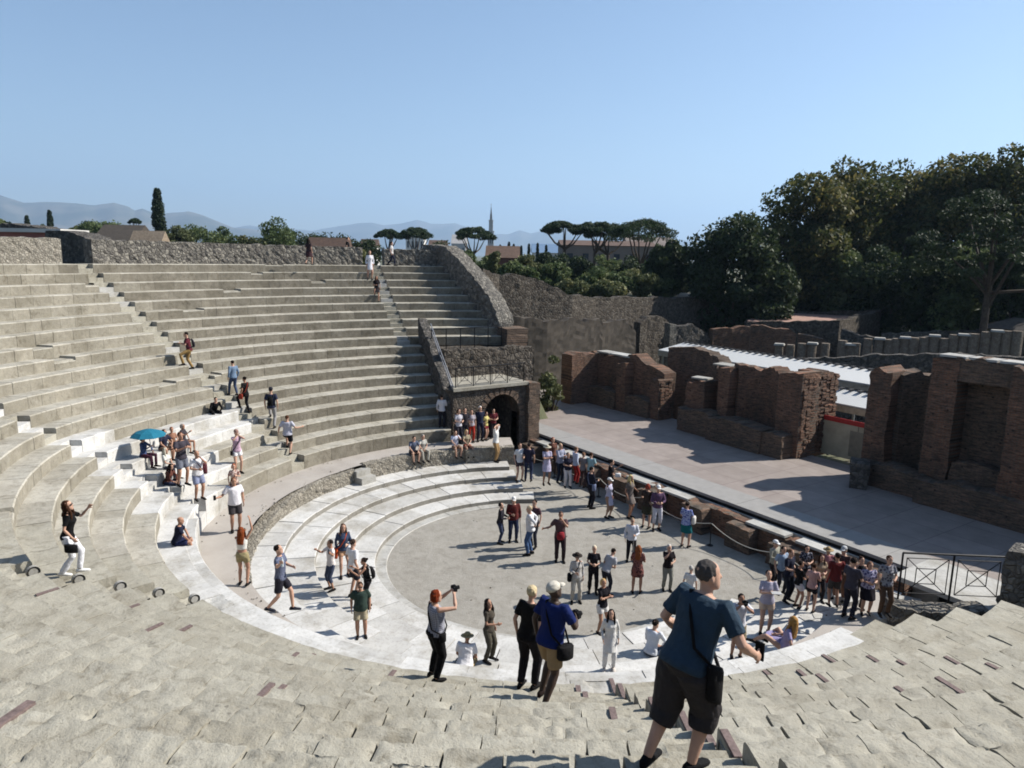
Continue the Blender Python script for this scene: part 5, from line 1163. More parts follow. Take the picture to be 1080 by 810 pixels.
    if bot in ('trousers', 'shorts', 'capri'):
        gt = G(); gt.loft([(pel + Rt @ Vector((0, 0, .07)), X * (.150 + .05 * (fa - 1)), Y * (.104 * (1 + .45 * (fa - 1)))), (pel + Vector((0, -.006, -.01)), Vector((.172 * (1 + .4 * (fa - 1)), 0, 0)), Vector((0, .128 * fa, 0))), (pel + Vector((0, -.004, -.09)), Vector((.165, 0, 0)), Vector((0, .12, 0)))], 14)
        for sg in (-1, 1):
            hp, kn, an = legs[sg]; q = mfat
            if bot == 'trousers': gt.tube([hp + Vector((0, 0, .05)), hp + Vector((0, 0, -.03)), hp.lerp(kn, .45), kn, kn.lerp(an, .4), kn.lerp(an, .97)], [.09, .102 * q, .088 * q, .070 * q, .066 * q, .058], 10)
            elif bot == 'capri': gt.tube([hp + Vector((0, 0, .05)), hp + Vector((0, 0, -.03)), hp.lerp(kn, .45), kn, kn.lerp(an, .45)], [.09, .102 * q, .088 * q, .074 * q, .066 * q], 10)
            else:
                en = .78 if sex == 'm' else .5
                if near > 1: gt.tube([hp + Vector((0, 0, .05)), hp + Vector((0, 0, -.03)), hp.lerp(kn, .45), kn, kn.lerp(an, .2), kn.lerp(an, .36)], [.09, .118 * q, .114 * q, .104 * q, .096 * q, .086 * q], 12)
                else: gt.tube([hp + Vector((0, 0, .05)), hp + Vector((0, 0, -.03)), hp.lerp(kn, en * .55), hp.lerp(kn, en)], [.09, .105 * q, .097 * q, .093 * q], 10)
        cl({'shorts': 'shorts'}.get(bot, 'trousers'), gt, bmat)
    elif bot == 'skirt':
        gt = G(); skirt(gt, .08, .85, .05); cl('skirt', gt, bmat)
    for sg in (-1, 1):
        an = legs[sg][2]; fd = Vector((sg * .14, 1, 0)).normalized(); sd_ = Vector((fd.y, -fd.x, 0)); up = Vector((0, 0, 1)); gt = G()
        gt.loft([(an - fd * .085 + up * -.045, sd_ * .02, up * .025), (an - fd * .06 + up * -.035, sd_ * .036, up * .042), (an + up * -.025, sd_ * .041, up * .052), (an + fd * .08 + up * -.045, sd_ * .046, up * .034), (an + fd * .16 + up * -.053, sd_ * .044, up * .026), (an + fd * .195 + up * -.06, sd_ * .026, up * .016)], 10)
        cl('shoe', gt, cloth(C3(*shoe)), rm=False)
    # ---- hair, hats, face
    hm = cloth(C3(*hc))
    if hair != 'bald':
        gh = G(); gh.ell(hp_(0, -.013, .038), .082, .097, .090, 12, 8, M=Rh)
        if hair in ('long', 'verylong'):
            L_ = .24 if hair == 'long' else .36; dn = Vector((0, 0, -1))
            c0 = hp_(0, -.05, .02); c1 = hp_(0, -.072, -.08); c2_ = T((0, -.105, .52 - (L_ - .15)))
            gh.loft([(c0, hx * .083, hy * .07), (c1, hx * .092, hy * .055), (c1.lerp(c2_, .5), hx * .105, Y * .045), (c2_, X * .09, Y * .028)], 12)
            for sg in (-1, 1): gh.tube([hp_(sg * .066, .0, .04), hp_(sg * .080, .015, -.06), hp_(sg * .092, .03, -.15), T((sg * .10, .085, .36 if hair == 'long' else .28))], [.034, .036, .036, .014], 8)
        elif hair == 'bob':
            gh.loft([(hp_(0, -.03, .05), hx * .088, hy * .085), (hp_(0, -.034, -.03), hx * .096, hy * .082), (hp_(0, -.04, -.085), hx * .088, hy * .065)], 12)
        elif hair == 'pony':
            gh.tube([hp_(0, -.10, .03), hp_(0, -.15, -.02), hp_(0, -.13, -.14), hp_(0, -.12, -.2)], [.03, .034, .028, .012], 8)
        elif hair == 'bun': gh.ell(hp_(0, -.11, .07), .04, .04, .04, 8, 6)
        cl('hair', gh, hm, vox * .9, 1)
    if hat:
        gh = G(); hb = cloth(C3(*hatc))
        gh.loft([(hp_(0, -.012, .045), hx * .086, hy * .108), (hp_(0, -.012, .085), hx * .083, hy * .104), (hp_(0, -.012, .125), hx * .062, hy * .078), (hp_(0, -.012, .142), hx * .02, hy * .026)], 14)
        if hat == 'cap': gh.loft([(hp_(0, .075, .052), hx * .07, hz_ * .006), (hp_(0, .13, .046), hx * .062, hz_ * .005), (hp_(0, .172, .036), hx * .03, hz_ * .004)], 12)
        else: gh.loft([(hp_(0, -.01, .052), hx * .092, hy * .112), (hp_(0, -.01, .046), hx * .17, hy * .19), (hp_(0, -.01, .036), hx * .172, hy * .192), (hp_(0, -.01, .04), hx * .09, hy * .11)], 18)
        cl('cap' if hat == 'cap' else 'hat', gh, hb, rm=False)
    af = abs(f) % 360; af = min(af, 360 - af)
    if af < 125 and dist < 40:
        gf = G()
        for sg in (-1, 1):
            gf.ell(hp_(sg * .031, .084, .004), .0125, .008, .006, 8, 5, M=Rh); gf.ell(hp_(sg * .032, .088, .022), .018, .006, .004, 8, 4, M=Rh)
        gf.ell(hp_(0, .087, -.066), .021, .008, .005, 8, 4, m=1, M=Rh)
        gf.v = [tuple(Vector(v) * k) for v in gf.v]; gf.build('face', [M['eye'], M['lip']], o, True)
    if glasses:
        gf = G(); gf.loft([(hp_(-.066, .07, .004), hy * .004, hz_ * .012), (hp_(-.045, .094, .004), hy * .006, hz_ * .019), (hp_(-.012, .100, .006), hy * .005, hz_ * .014), (hp_(0, .102, .008), hy * .004, hz_ * .006), (hp_(.012, .100, .006), hy * .005, hz_ * .014), (hp_(.045, .094, .004), hy * .006, hz_ * .019), (hp_(.066, .07, .004), hy * .004, hz_ * .012)], 8)
        gf.v = [tuple(Vector(v) * k) for v in gf.v]; gf.build('sunglasses', M['eye'], o, True)
    PEOPLE[pid] = dict(o=o, k=k, T=T, X=X, Y=Y, arms=arms, legs=legs, head=hp_, base=base, yaw=yaw, pel=pel, Rt=Rt, fat=fa, sw=sw)
    return o
def item(pid, name, fn, mat, label, cat, rm=None, smooth=True):
    q = PEOPLE[pid]; g = G(); fn(g, q); g.v = [tuple(Vector(v) * q['k']) for v in g.v]; o = g.build(name, mat, None, smooth); o.location = q['base']; o.rotation_euler = (0, 0, q['yaw']); tag(o, label, cat, 'things visitors carry')
    if rm: remesh(o, rm, 2)
    return o
def backpack(pid, c, label, sc=1.0, strap=True):
    def fn(g, q):
        T, X, Y = q['T'], q['X'], q['Y']; Z = q['Rt'] @ Vector((0, 0, 1)); dy = -.19 - .05 * (q['fat'] - 1)
        g.loft([(T((0, dy, .06)), X * .10 * sc, Y * .05 * sc), (T((0, dy - .02, .10)), X * .14 * sc, Y * .075 * sc), (T((0, dy - .025, .25)), X * .145 * sc, Y * .085 * sc), (T((0, dy, .40)), X * .125 * sc, Y * .06 * sc), (T((0, dy + .02, .45)), X * .07 * sc, Y * .03 * sc)], 12)
        for sg in (-1, 1): g.tube([T((sg * .09, dy + .06, .40)), T((sg * .10, -.06, .515)), T((sg * .105, .06, .49)), T((sg * .11, .135, .36)), T((sg * .135, .12, .2)), T((sg * .16, -.02, .10)), T((sg * .10, dy, .09))], .016, 6)
    return item(pid, 'backpack', fn, cloth(C3(*c)), label, 'backpack')
def crossbag(pid, c, label, side=1, z=-.05, size=(.13, .06, .11), y=.02, strapc=None, out=.04, name='shoulder_bag', strap=True):
    def fn(g, q):
        T, X, Y = q['T'], q['X'], q['Y']; b = T((side * (.20 + out), y, z)); Z = Vector((0, 0, 1)); w_, d_, h_ = size
        g.loft([(b - Z * h_, Y * w_ * .9, X * d_ * .8), (b - Z * h_ * .85, Y * w_, X * d_), (b + Z * h_ * .8, Y * w_, X * d_), (b + Z * h_, Y * w_ * .9, X * d_ * .7)], 4 if False else 12)
        if strap:
            o_ = -side; g.tube([b + Z * h_ * .9 + Y * w_ * .5, T((side * .12, .150 + .06 * (q['fat'] - 1), .12)), T((o_ * .02, .145, .33)), T((o_ * .10, .06, .515)), T((o_ * .10, -.07, .505)), T((o_ * .0, -.135, .34)), T((side * .12, -.135, .12)), b + Z * h_ * .9 - Y * w_ * .5], .014, 6)
    return item(pid, name, fn, cloth(C3(*c)), label, 'bag')
def held(pid, kind, label, side=1, c=(25, 25, 28)):
    q = PEOPLE[pid]; sh, el, wr = q['arms'][side]; d = (wr - el).normalized(); h = wr + d * .09 + Vector((-side * .02, .02, .01))
    def fn(g, q):
        if kind == 'camera':
            g.box(h, (.13, .065, .085)); F = q['Rt'] @ Vector((0, 1, 0)); g.tube([h + F * .03, h + F * .10], [.034, .036], 10); g.box(h + Vector((0, 0, .05)), (.05, .05, .03))
        elif kind == 'phone': g.box(h + Vector((0, .01, .03)), (.075, .012, .15))
        elif kind == 'tablet': g.box(h + Vector((-side * .09, .03, .02)), (.24, .17, .012))
        elif kind == 'paper': g.box(h + Vector((-side * .05, .05, .02)), (.30, .22, .006))
        elif kind == 'bottle': g.tube([h - Vector((0, 0, .10)), h + Vector((0, 0, .04)), h + Vector((0, 0, .08)), h + Vector((0, 0, .11))], [.033, .034, .016, .016], 10)
        elif kind == 'cane': f0 = Vector((h.x + side * .05, h.y + .10, .0)); g.tube([f0, h, h + (h - f0).normalized() * .04, h + Vector((0, -.07, .05))], .013, 6)
    nm = {'camera': 'camera', 'phone': 'phone', 'tablet': 'tablet', 'paper': 'map_sheet', 'bottle': 'water_bottle', 'cane': 'walking_cane'}[kind]
    return item(pid, nm, fn, cloth(C3(*c)) if kind != 'cane' else M['steel'], label, {'map_sheet': 'map', 'water_bottle': 'bottle', 'walking_cane': 'cane'}.get(nm, nm), smooth=False)
W_ = (226, 226, 226); NV = (32, 36, 58); BK = (24, 23, 25); JN = (62, 76, 104); KH = (150, 132, 98); GY = (108, 108, 112); BL = (190, 160, 105); BR = (62, 40, 27); DK = (32, 24, 20); GR = (150, 146, 140); RDH = (120, 58, 30)
# the four people nearest the camera
P(38, 715, 806, 1.80, 146, 'man in a dark teal tee and long grey shorts stepping down the near flight', 'm', 'lunge', ((.0, .24, -.34), (.9, -.8, -.3)), ((.17, .33, -.25), (.5, -1, -.4)), 'tee', (50, 66, 80), 'shorts', (56, 53, 54), 'short', (74, 70, 68), shoe=(22, 22, 24), lean=27, turn=-30, nod=-14, fat=1.27, near=2, feet=((-.15, -.20, .285), (.12, .0, .085)))
held(38, 'phone', 'dark phone in the hand of the man in the teal tee', 1)
crossbag(38, BK, 'black shoulder bag hanging at the hip of the man in the teal tee', 1, -.08, (.10, .05, .15), .10)
P(35, 578, 738, 603, 140, 'dark skinned man in a cream cap and navy polo with khaki shorts', 'm', 'descend', 'down', ((-.02, .30, -.20), (.8, -.5, -.6)), 'tee', (28, 42, 92), 'shorts', (158, 134, 100), 'bald', hat='cap', hatc=(206, 200, 186), skin='C', shoe=(40, 30, 26), lean=10, turn=-15, nod=-18, fat=1.25, near=1, feet=((-.12, .0, .08), (.12, -.22, .08)))
crossbag(35, BK, 'boxy black camera bag at the hip of the man in the cream cap', 1, -.10, (.15, .08, .10), .06)
held(35, 'camera', 'small dark camera held by the man in the cream cap', 1)
P(34, 556, 726, 616, 150, 'pale haired person in black top and trousers behind the man in the cream cap', 'f', 'stand', 'down', 'down', 'tee', (26, 24, 24), 'trousers', (34, 31, 34), 'short', (205, 186, 148), lean=6, fat=1.15, near=1)
P(31, 459, 716, 622, 118, 'red haired woman in a grey plaid sleeveless blouse photographing with raised arms', 'f', 'stand', 'up', 'up', 'tank', (112, 114, 128), 'trousers', (20, 19, 22), 'bob', (118, 50, 22), fat=1.3, near=1, turn=-10, pat='plaid', c2=(168, 168, 176))
held(31, 'camera', 'dark compact camera raised by the red haired woman', 1)
crossbag(31, BK, 'black bag strap and purse across the back of the red haired woman', 1, -.02, (.07, .04, .08))
P(32, 490, 704, 655, 165, 'broad person in a white tee seated with back turned below the red haired woman', 'm', 'sit', 'lap', 'lap', 'tee', (232, 230, 232), 'shorts', KH, 'bald', skin='B', lean=24, fat=1.4, near=1, hat='sunhat', hatc=(150, 138, 106))
P(33, 515, 697, 632, 60, 'dark long haired girl in an olive grey outfit standing on the marble', 'f', 'stand', 'down', 'low', 'tee', (74, 68, 60), 'trousers', (82, 78, 68), 'verylong', DK, skin='B', turn=-15, nod=-20)
P(23, 75, 606, 528, 75, 'young woman in a black top, white jeans and sunglasses stepping along a near row', 'f', 'walk', ((.12, .30, .06), (.6, 0, -1)), 'downf', 'tee', (20, 20, 22), 'trousers', (226, 226, 230), 'long', BR, glasses=True, lean=8, nod=-20, near=1, shoe=(230, 228, 224), feet=((-.08, .16, .085), (.08, -.14, .10)))
crossbag(23, BK, 'black bag in the hand of the woman in white jeans', 1, -.20, (.13, .05, .09), .14, out=.05, strap=False)
P(30, 381, 671, 615, 0, 'stout man in a dark green tee, khaki shorts and sunglasses below the white edge', 'm', 'stand', 'down', 'down', 'tee', (52, 66, 60), 'shorts', (172, 160, 134), 'short', (70, 52, 40), skin='B', glasses=True, fat=1.35)
P(22, 186, 574, 543, 85, 'bald man in navy sitting on the white marble edge at the left', 'm', 'sit', 'knee', 'knee', 'tee', (30, 34, 52), 'shorts', (40, 46, 78), 'bald', skin='B', lean=14, fat=1.1)
P(25, 297, 645, 571, 70, 'young man in a grey and navy tee with dark shorts striding with a bottle', 'm', 'walk', 'low', 'outh', 'tee', (120, 126, 146), 'shorts', (44, 42, 50), 'short', DK, pat='plaid', c2=(52, 58, 82), shoe=(40, 42, 52), nod=-15)
held(25, 'bottle', 'pale water bottle held out by the young man striding', 1, (190, 200, 205))
P(24, 257, 617, 556, 160, 'woman with long auburn hair, white crop top and khaki shorts raising one arm', 'f', 'stand', 'face', 'raise', 'crop', (226, 222, 214), 'shorts', (150, 138, 104), 'verylong', (122, 62, 32), skin='B', turn=10)
P(26, 350, 622, 569, -70, 'person in a white tee and rolled jeans reaching a phone out on the marble steps', 'm', 'stand', 'outh', 'reach', 'tee', (224, 216, 212), 'capri', (70, 78, 98), 'short', DK, skin='B')
held(26, 'phone', 'phone held out by the person in rolled jeans', -1)
P(27, 363, 608, 552, 10, 'woman with long brown hair in a denim jacket on the marble steps', 'f', 'stand', 'low', 'down', 'jacket', (62, 74, 98), 'shorts', (190, 150, 120), 'verylong', (86, 66, 54))
crossbag(27, (190, 80, 42), 'orange bag carried beside the woman in the denim jacket', 1, -.12, (.12, .06, .15))
P(28, 373, 630, 567, 120, 'young man in a white tee and dark shorts seen from behind on the marble', 'm', 'stand', 'down', 'down', 'tee', (230, 230, 232), 'shorts', (44, 44, 52), 'short', (60, 48, 40), turn=15)
P(29, 388, 641, 588, -95, 'woman in a black tank top with a black backpack reaching forward', 'f', 'stand', 'reach', 'reach', 'tank', BK, 'trousers', (30, 28, 32), 'bun', DK, skin='B', lean=8)
backpack(29, BK, 'black backpack on the woman in the black tank top', .8)
P(36, 642, 706, 643, 5, 'young woman with very long dark hair in a white tunic and white trousers', 'f', 'stand', 'down', 'downf', 'tunic', (222, 220, 216), 'trousers', (226, 224, 222), 'verylong', DK, shoe=(210, 200, 190), nod=-12)
P(37, 686, 690, 637, 150, 'man in a white long sleeved shirt and jeans sitting with his back turned', 'm', 'sit', 'lap', 'knee', 'long', (224, 228, 236), 'trousers', (58, 70, 88), 'short', DK, lean=14, turn=-10)
P(39, 776, 694, 625, 15, 'person in a white shirt aiming a camera towards the seats', 'm', 'stand', 'eye', 'eye', 'tee', (226, 226, 232), 'shorts', (150, 138, 112), 'short', DK, skin='B', lean=5)
held(39, 'camera', 'black camera at the eyes of the person in the white shirt', 1)
P(40, 806, 668, 602, 15, 'woman in a lavender tee and pinkish shorts looking at a tablet', 'f', 'stand', 'fwd', 'fwd', 'tee', (176, 172, 190), 'shorts', (206, 182, 162), 'short', DK, nod=-25, fat=1.1)
held(40, 'tablet', 'pale tablet held by the woman in the lavender tee', 1, (180, 180, 180))
P(41, 828, 686, 645, -120, 'woman with long blond hair in a lilac dress lounging on the white edge', 'f', 'sitground', 'behind', 'lap', 'tee', (158, 148, 186), 'skirt', (150, 142, 180), 'verylong', (170, 128, 74), lean=-14)
# left bank
P(6, 203, 385, 345, -85, 'man in a maroon tee and khaki trousers climbing with a white map', 'm', 'climb', 'fwd', 'fwd', 'tee', (98, 44, 52), 'trousers', (150, 122, 78), 'short', DK, lean=8)
held(6, 'paper', 'white map sheet in the hands of the man in the maroon tee', 1, (235, 235, 232)); backpack(6, (40, 40, 46), 'dark backpack on the man in the maroon tee', .75)
P(7, 247, 417, 380, -150, 'person in a pale denim jacket and jeans climbing the left flight', 'm', 'climb', 'down', 'down', 'jacket', (112, 132, 156), 'trousers', (66, 78, 104), 'short', DK)
P(9, 262, 433, 392, -140, 'woman in black with a red bag climbing the left flight', 'f', 'climb', 'down', 'low', 'tee', BK, 'trousers', (30, 30, 34), 'bun', DK, skin='B')
crossbag(9, (150, 60, 44), 'red bag on the arm of the woman in black', -1, -.1, (.12, .06, .12))
P(8, 223, 430, 408, 20, 'person all in black seated on a white marble row, leaning forward', 'm', 'sit', 'knee', 'knee', 'long', BK, 'trousers', (28, 28, 32), 'short', DK, lean=32)
P(10, 285, 447, 408, 170, 'man in a navy tee and grey trousers with a backpack climbing', 'm', 'climb', 'down', 'down', 'tee', (50, 54, 74), 'trousers', (150, 148, 148), 'short', DK, hat='cap', hatc=(40, 42, 52))
backpack(10, BK, 'black backpack on the man in grey trousers', .75)
P(11, 304, 479, 438, 165, 'heavy man in a pale tee and black shorts stepping up a low row', 'm', 'climb', 'side', 'out', 'tee', (186, 186, 198), 'shorts', (24, 24, 28), 'short', (80, 52, 34), fat=1.25)
P(12, 251, 499, 453, 20, 'woman in a lilac top and white shorts shading her eyes with both hands', 'f', 'stand', 'eye', 'eye', 'tee', (190, 160, 178), 'shorts', (228, 226, 228), 'short', BR, hat='cap', hatc=(150, 120, 110))
crossbag(12, BK, 'small black hip bag on the woman in the lilac top', 1, -.08, (.09, .04, .08), .1)
P(13, 215, 529, 475, 25, 'bald man in a white tee and blue checked shorts with a hand at his mouth', 'm', 'stand', 'face', 'low', 'tee', (226, 224, 226), 'shorts', (92, 104, 142), 'bald', skin='B', fat=1.1, bpat='plaid', bc2=(160, 165, 185))
crossbag(13, (96, 52, 58), 'maroon backpack slung over the arm of the bald man', -1, .12, (.11, .08, .17))
P(14, 249, 560, 502, 10, 'man in a white tee and dark grey shorts with one arm held out', 'm', 'stand', 'down', 'out', 'tee', (230, 226, 230), 'shorts', (66, 62, 64), 'short', (110, 70, 50), skin='B', fat=1.2)
held(14, 'phone', 'phone in the stretched hand of the man in the white tee', 1)
P(15, 245, 530, 489, 10, 'orange haired woman in a patterned top behind the man with the outstretched arm', 'f', 'stand', 'fwd', 'down', 'tee', (196, 176, 166), 'shorts', (90, 80, 80), 'bob', (150, 78, 48), pat='print', c2=(120, 70, 60))
P(16, 193, 512, 452, 30, 'man in a dark grey tee and grey shorts standing among the seated group', 'm', 'stand', 'fwd', 'fwd', 'tee', (66, 62, 70), 'shorts', (108, 112, 124), 'short', (90, 60, 46), skin='B')
P(17, 156, 484, 463, 60, 'person in denim seated under the teal umbrella', 'f', 'sit', 'knee', 'fwd', 'jacket', (64, 82, 118), 'trousers', (70, 42, 56), 'bob', DK)
q = PEOPLE[17]; k = q['k']; wr = q['arms'][1][2]
um = empty('umbrella', q['base'], q['yaw']); tag(um, 'open teal umbrella shading the seated person in denim', 'umbrella', 'things visitors carry')
g = G(); tip = Vector((wr.x - .1, wr.y - .12, .98)); hub = tip
g.tube([Vector(wr) - Vector((0, 0, .12)), Vector(wr), tip + Vector((0, 0, .06))], .011, 6); g.build('shaft', M['steel'], um)
g = G(); rings = [(tip + Vector((0, 0, .03)), Vector((.02, 0, 0)), Vector((0, .02, 0))), (tip, Vector((.2, 0, 0)), Vector((0, .2, 0))), (tip + Vector((0, 0, -.07)), Vector((.42, 0, 0)), Vector((0, .42, 0))), (tip + Vector((0, 0, -.2)), Vector((.60, 0, 0)), Vector((0, .60, 0))), (tip + Vector((0, 0, -.21)), Vector((.60, 0, 0)), Vector((0, .60, 0))), (tip + Vector((0, 0, -.08)), Vector((.41, 0, 0)), Vector((0, .41, 0))), (tip + Vector((0, 0, -.02)), Vector((.2, 0, 0)), Vector((0, .2, 0)))]
g.loft(rings, 8); g.build('canopy', cloth(C3(40, 112, 136)), um)
for i in range(8):
    a = 6.2832 * i / 8; g = G(); g.tube([tip + Vector((0, 0, -.02)), tip + Vector((.4 * math.cos(a), .4 * math.sin(a), -.085)), tip + Vector((.6 * math.cos(a), .6 * math.sin(a), -.21))], .006, 4); g.build('rib', M['steel'], um)
P(18, 176, 478, 452, 40, 'man in a navy tee and sunglasses seated right of the teal umbrella', 'm', 'sit', 'knee', 'knee', 'tee', (42, 44, 62), 'shorts', (120, 100, 84), 'short', BR, glasses=True, skin='B', lean=12)
P(19, 186, 474, 449, 15, 'bare armed woman seated between two men near the teal umbrella', 'f', 'sit', 'lap', 'knee', 'tank', (150, 110, 90), 'shorts', (90, 70, 60), 'short', (120, 70, 44), skin='B')
P(20, 197, 470, 445, 60, 'grey haired person seated behind the standing man in grey shorts', 'f', 'sit', 'lap', 'reach', 'tee', (60, 56, 60), 'shorts', (110, 90, 80), 'bob', (150, 140, 132), skin='B')
P(21, 172, 506, 477, 60, 'dark haired woman in a brown jacket seated with a white scarfed neighbour', 'f', 'sit', 'knee', 'lap', 'jacket', (96, 60, 52), 'trousers', (58, 62, 82), 'verylong', DK, lean=18)
P(96, 180, 498, 474, 60, 'person with pale hair and white top seated behind the brown jacket', 'f', 'sit', 'lap', 'lap', 'tee', (206, 206, 200), 'trousers', (60, 60, 70), 'long', (190, 186, 170))
# top of the bank
P(1, 326, 279.6, 252, 150, 'woman in dark clothes with a pale shawl by the middle rubble wall', 'f', 'walk', 'low', 'down', 'tee', (58, 46, 50), 'skirt', (70, 50, 54), 'long', DK, z=10.07, fat=1.2)
P(2, 367, 279.3, 250, 90, 'person in black and pale trousers beside the gap in the wall', 'm', 'stand', 'head', 'down', 'tee', (34, 32, 34), 'trousers', (176, 164, 140), 'short', DK, z=10.07)
P(3, 413, 280.5, 256, 80, 'person in a white shirt and dark trousers walking below the right wall piece', 'm', 'walk', 'down', 'down', 'tee', (210, 206, 204), 'trousers', (44, 46, 62), 'short', DK, z=10.07)
P(4, 391, 297, 264, 5, 'person in a loose long white shirt coming down the upper flight', 'f', 'stand', 'down', 'down', 'tunic', (232, 230, 234), 'capri', (190, 150, 130), 'short', DK)
P(5, 398, 314, 284, 5, 'girl in a short black dress on the upper flight below the white shirt', 'f', 'descend', 'down', 'low', 'dress', (34, 30, 34), 'none', (20, 20, 22), 'long', BR, skin='B')
# group by the arch
P(71, 466, 451, 416, 170, 'man in a white shirt and dark trousers at the end of the lower rows', 'm', 'stand', 'down', 'low', 'long', (214, 212, 216), 'trousers', (40, 40, 50), 'short', DK)
P(72, 474, 450, 421, 150, 'woman in white carrying a bag beside the man in dark trousers', 'f', 'stand', 'low', 'down', 'tee', (216, 212, 208), 'trousers', (120, 112, 100), 'short', DK)
P(73, 482, 459, 431, 30, 'woman in a pale grey top, first in the row standing left of the arch', 'f', 'stand', 'low', 'low', 'tee', (190, 188, 196), 'trousers', (52, 50, 58), 'bob', BR, loc=(-10.75, 2.60, 1.49))
P(74, 489, 465, 430, 20, 'person in dark clothes, second in the row standing left of the arch', 'm', 'stand', 'down', 'down', 'tee', (50, 46, 52), 'trousers', (40, 38, 44), 'short', DK, loc=(-10.75, 2.95, 1.49))
P(75, 496, 466, 432, 10, 'person in a grey tee and bright red trousers left of the arch', 'f', 'stand', 'down', 'low', 'tee', (170, 164, 172), 'trousers', (176, 58, 44), 'short', BR, loc=(-10.75, 3.35, 1.49))
P(76, 504.5, 466, 428, 20, 'tall white haired man in dark blue left of the arch', 'm', 'stand', 'down', 'down', 'long', (36, 42, 62), 'trousers', (36, 38, 54), 'short', (220, 218, 214), loc=(-10.75, 3.85, 1.49))
P(77, 511, 465, 437, 60, 'person in a yellow top and dark red shorts left of the arch', 'f', 'stand', 'fwd', 'down', 'tee', (200, 186, 120), 'shorts', (120, 40, 52), 'short', BR, loc=(-10.75, 4.20, 1.49))
P(78, 522, 484, 447, 70, 'person in a white tee and khaki trousers with hands on the head', 'm', 'stand', 'head', 'head', 'tee', (226, 226, 224), 'trousers', (160, 130, 92), 'short', DK)
P(102, 516, 470, 440, 20, 'person in maroon at the edge of the dark arch', 'm', 'stand', 'low', 'low', 'tee', (96, 40, 46), 'trousers', (50, 44, 48), 'short', DK, loc=(-10.9, 4.75, 1.49))
P(103, 486, 470, 438, 20, 'woman in dark green behind the row standing left of the arch', 'f', 'stand', 'low', 'low', 'tee', (60, 74, 62), 'trousers', (70, 66, 70), 'long', BR, loc=(-11.2, 2.75, 1.49))
def sit_on_wall(pid, px, lbl, **kw):
    pr = PEOPLE; a = kw.pop('ang'); r = 10.28; P(pid, px, 480, 1.7, kw.pop('f', 25), lbl, loc=(r * math.cos(R(a)), r * math.sin(R(a)), 1.53), pose='sit', **kw)
sit_on_wall(81, 427, 'person in dark clothes sitting on the rubble wall above the marble, left of a pair', ang=181, sex='m', al='knee', ar='knee', top='tee', tc=(92, 100, 120), bot='shorts', bc=(70, 60, 60), hc=DK, lean=16)
sit_on_wall(82, 437, 'person in pale grey sitting on the rubble wall above the marble, right of a pair', ang=178.2, sex='f', al='lap', ar='knee', top='tee', tc=(186, 184, 176), bot='trousers', bc=(176, 172, 160), hc=GR, lean=10)
sit_on_wall(79, 471, 'person in a pale blue shirt and shorts sitting on the rubble wall near the arch', ang=168.6, sex='m', al='face', ar='knee', top='tee', tc=(196, 202, 222), bot='shorts', bc=(150, 120, 100), hc=BR, hair='short')
sit_on_wall(80, 483, 'person with fair hair and reddish shorts sitting on the rubble wall next to the arch', ang=165.4, sex='f', al='lap', ar='knee', top='tee', tc=(150, 138, 116), bot='shorts', bc=(140, 70, 60), hc=BL, hair='bob')
# orchestra
P(42, 527, 573, 530, 80, 'man in a dark jacket and jeans bending his head, left of the jeans trio', 'm', 'stand', 'low', 'low', 'jacket', (48, 46, 54), 'trousers', (58, 66, 90), 'short', DK, lean=6, nod=-20)
P(43, 541, 571, 524, 10, 'man in a maroon shirt and white cap leaning on a cane', 'm', 'stand', 'down', 'low', 'long', (92, 42, 40), 'trousers', (48, 56, 80), 'short', GR, hat='cap', hatc=(226, 224, 220), fat=1.15)
held(43, 'cane', 'walking cane of the man in the maroon shirt', -1)
P(44, 559, 585, 531, -95, 'man in a white shirt and blue jeans with a cream hat, seen from the side', 'm', 'stand', 'back', 'back', 'long', (216, 216, 220), 'trousers', (70, 92, 128), 'short', (200, 180, 150), fat=1.15, lean=4)
P(45, 563, 577, 525, -30, 'person in a plum top behind the man in the white shirt', 'f', 'stand', 'down', 'down', 'tee', (82, 58, 66), 'trousers', (60, 60, 70), 'short', DK)
P(46, 590, 592, 539, 5, 'man in a dark top with a red front bag spreading one arm', 'm', 'stand', 'face', 'out', 'tee', (90, 70, 72), 'trousers', (52, 40, 44), 'short', (80, 60, 50), skin='B', fat=1.1)
item(46, 'front_bag', lambda g, q: g.loft([(q['T']((0, .15, -.12)), q['X'] * .10, q['Y'] * .05), (q['T']((0, .18, -.02)), q['X'] * .13, q['Y'] * .07), (q['T']((0, .17, .14)), q['X'] * .11, q['Y'] * .05)], 10), cloth(C3(140, 44, 52)), 'red bag worn in front by the man spreading one arm', 'bag')
P(47, 607, 635, 583, 10, 'person in a dark hat and pale grey clothes with a black side bag', 'f', 'stand', 'down', 'low', 'long', (186, 182, 178), 'trousers', (190, 184, 174), 'short', DK, hat='sunhat', hatc=(50, 44, 40))
crossbag(47, BK, 'black side bag of the person in the dark hat', 1, -.05, (.12, .07, .12))
P(48, 625, 625, 575, 5, 'white haired woman in black behind the man bending forward', 'f', 'stand', 'low', 'low', 'tee', (34, 30, 36), 'trousers', (30, 28, 32), 'short', (216, 204, 178))
P(49, 638, 628, 583, 140, 'man in a pale grey tee bending forward with his back turned', 'm', 'stand', 'low', 'low', 'tee', (176, 176, 180), 'trousers', (44, 46, 56), 'short', DK, lean=34)
P(50, 634, 668, 610, 40, 'blond woman in a black top and white shorts with crossed arms', 'f', 'stand', 'crossed', 'crossed', 'tee', (28, 25, 32), 'shorts', (220, 216, 212), 'bob', (196, 160, 110), skin='B', turn=-20)
P(51, 665, 592, 546, 5, 'man in a white shirt and black trousers with a walking cane', 'm', 'stand', 'low', 'down', 'long', (214, 216, 226), 'trousers', (34, 33, 38), 'short', (150, 130, 106))
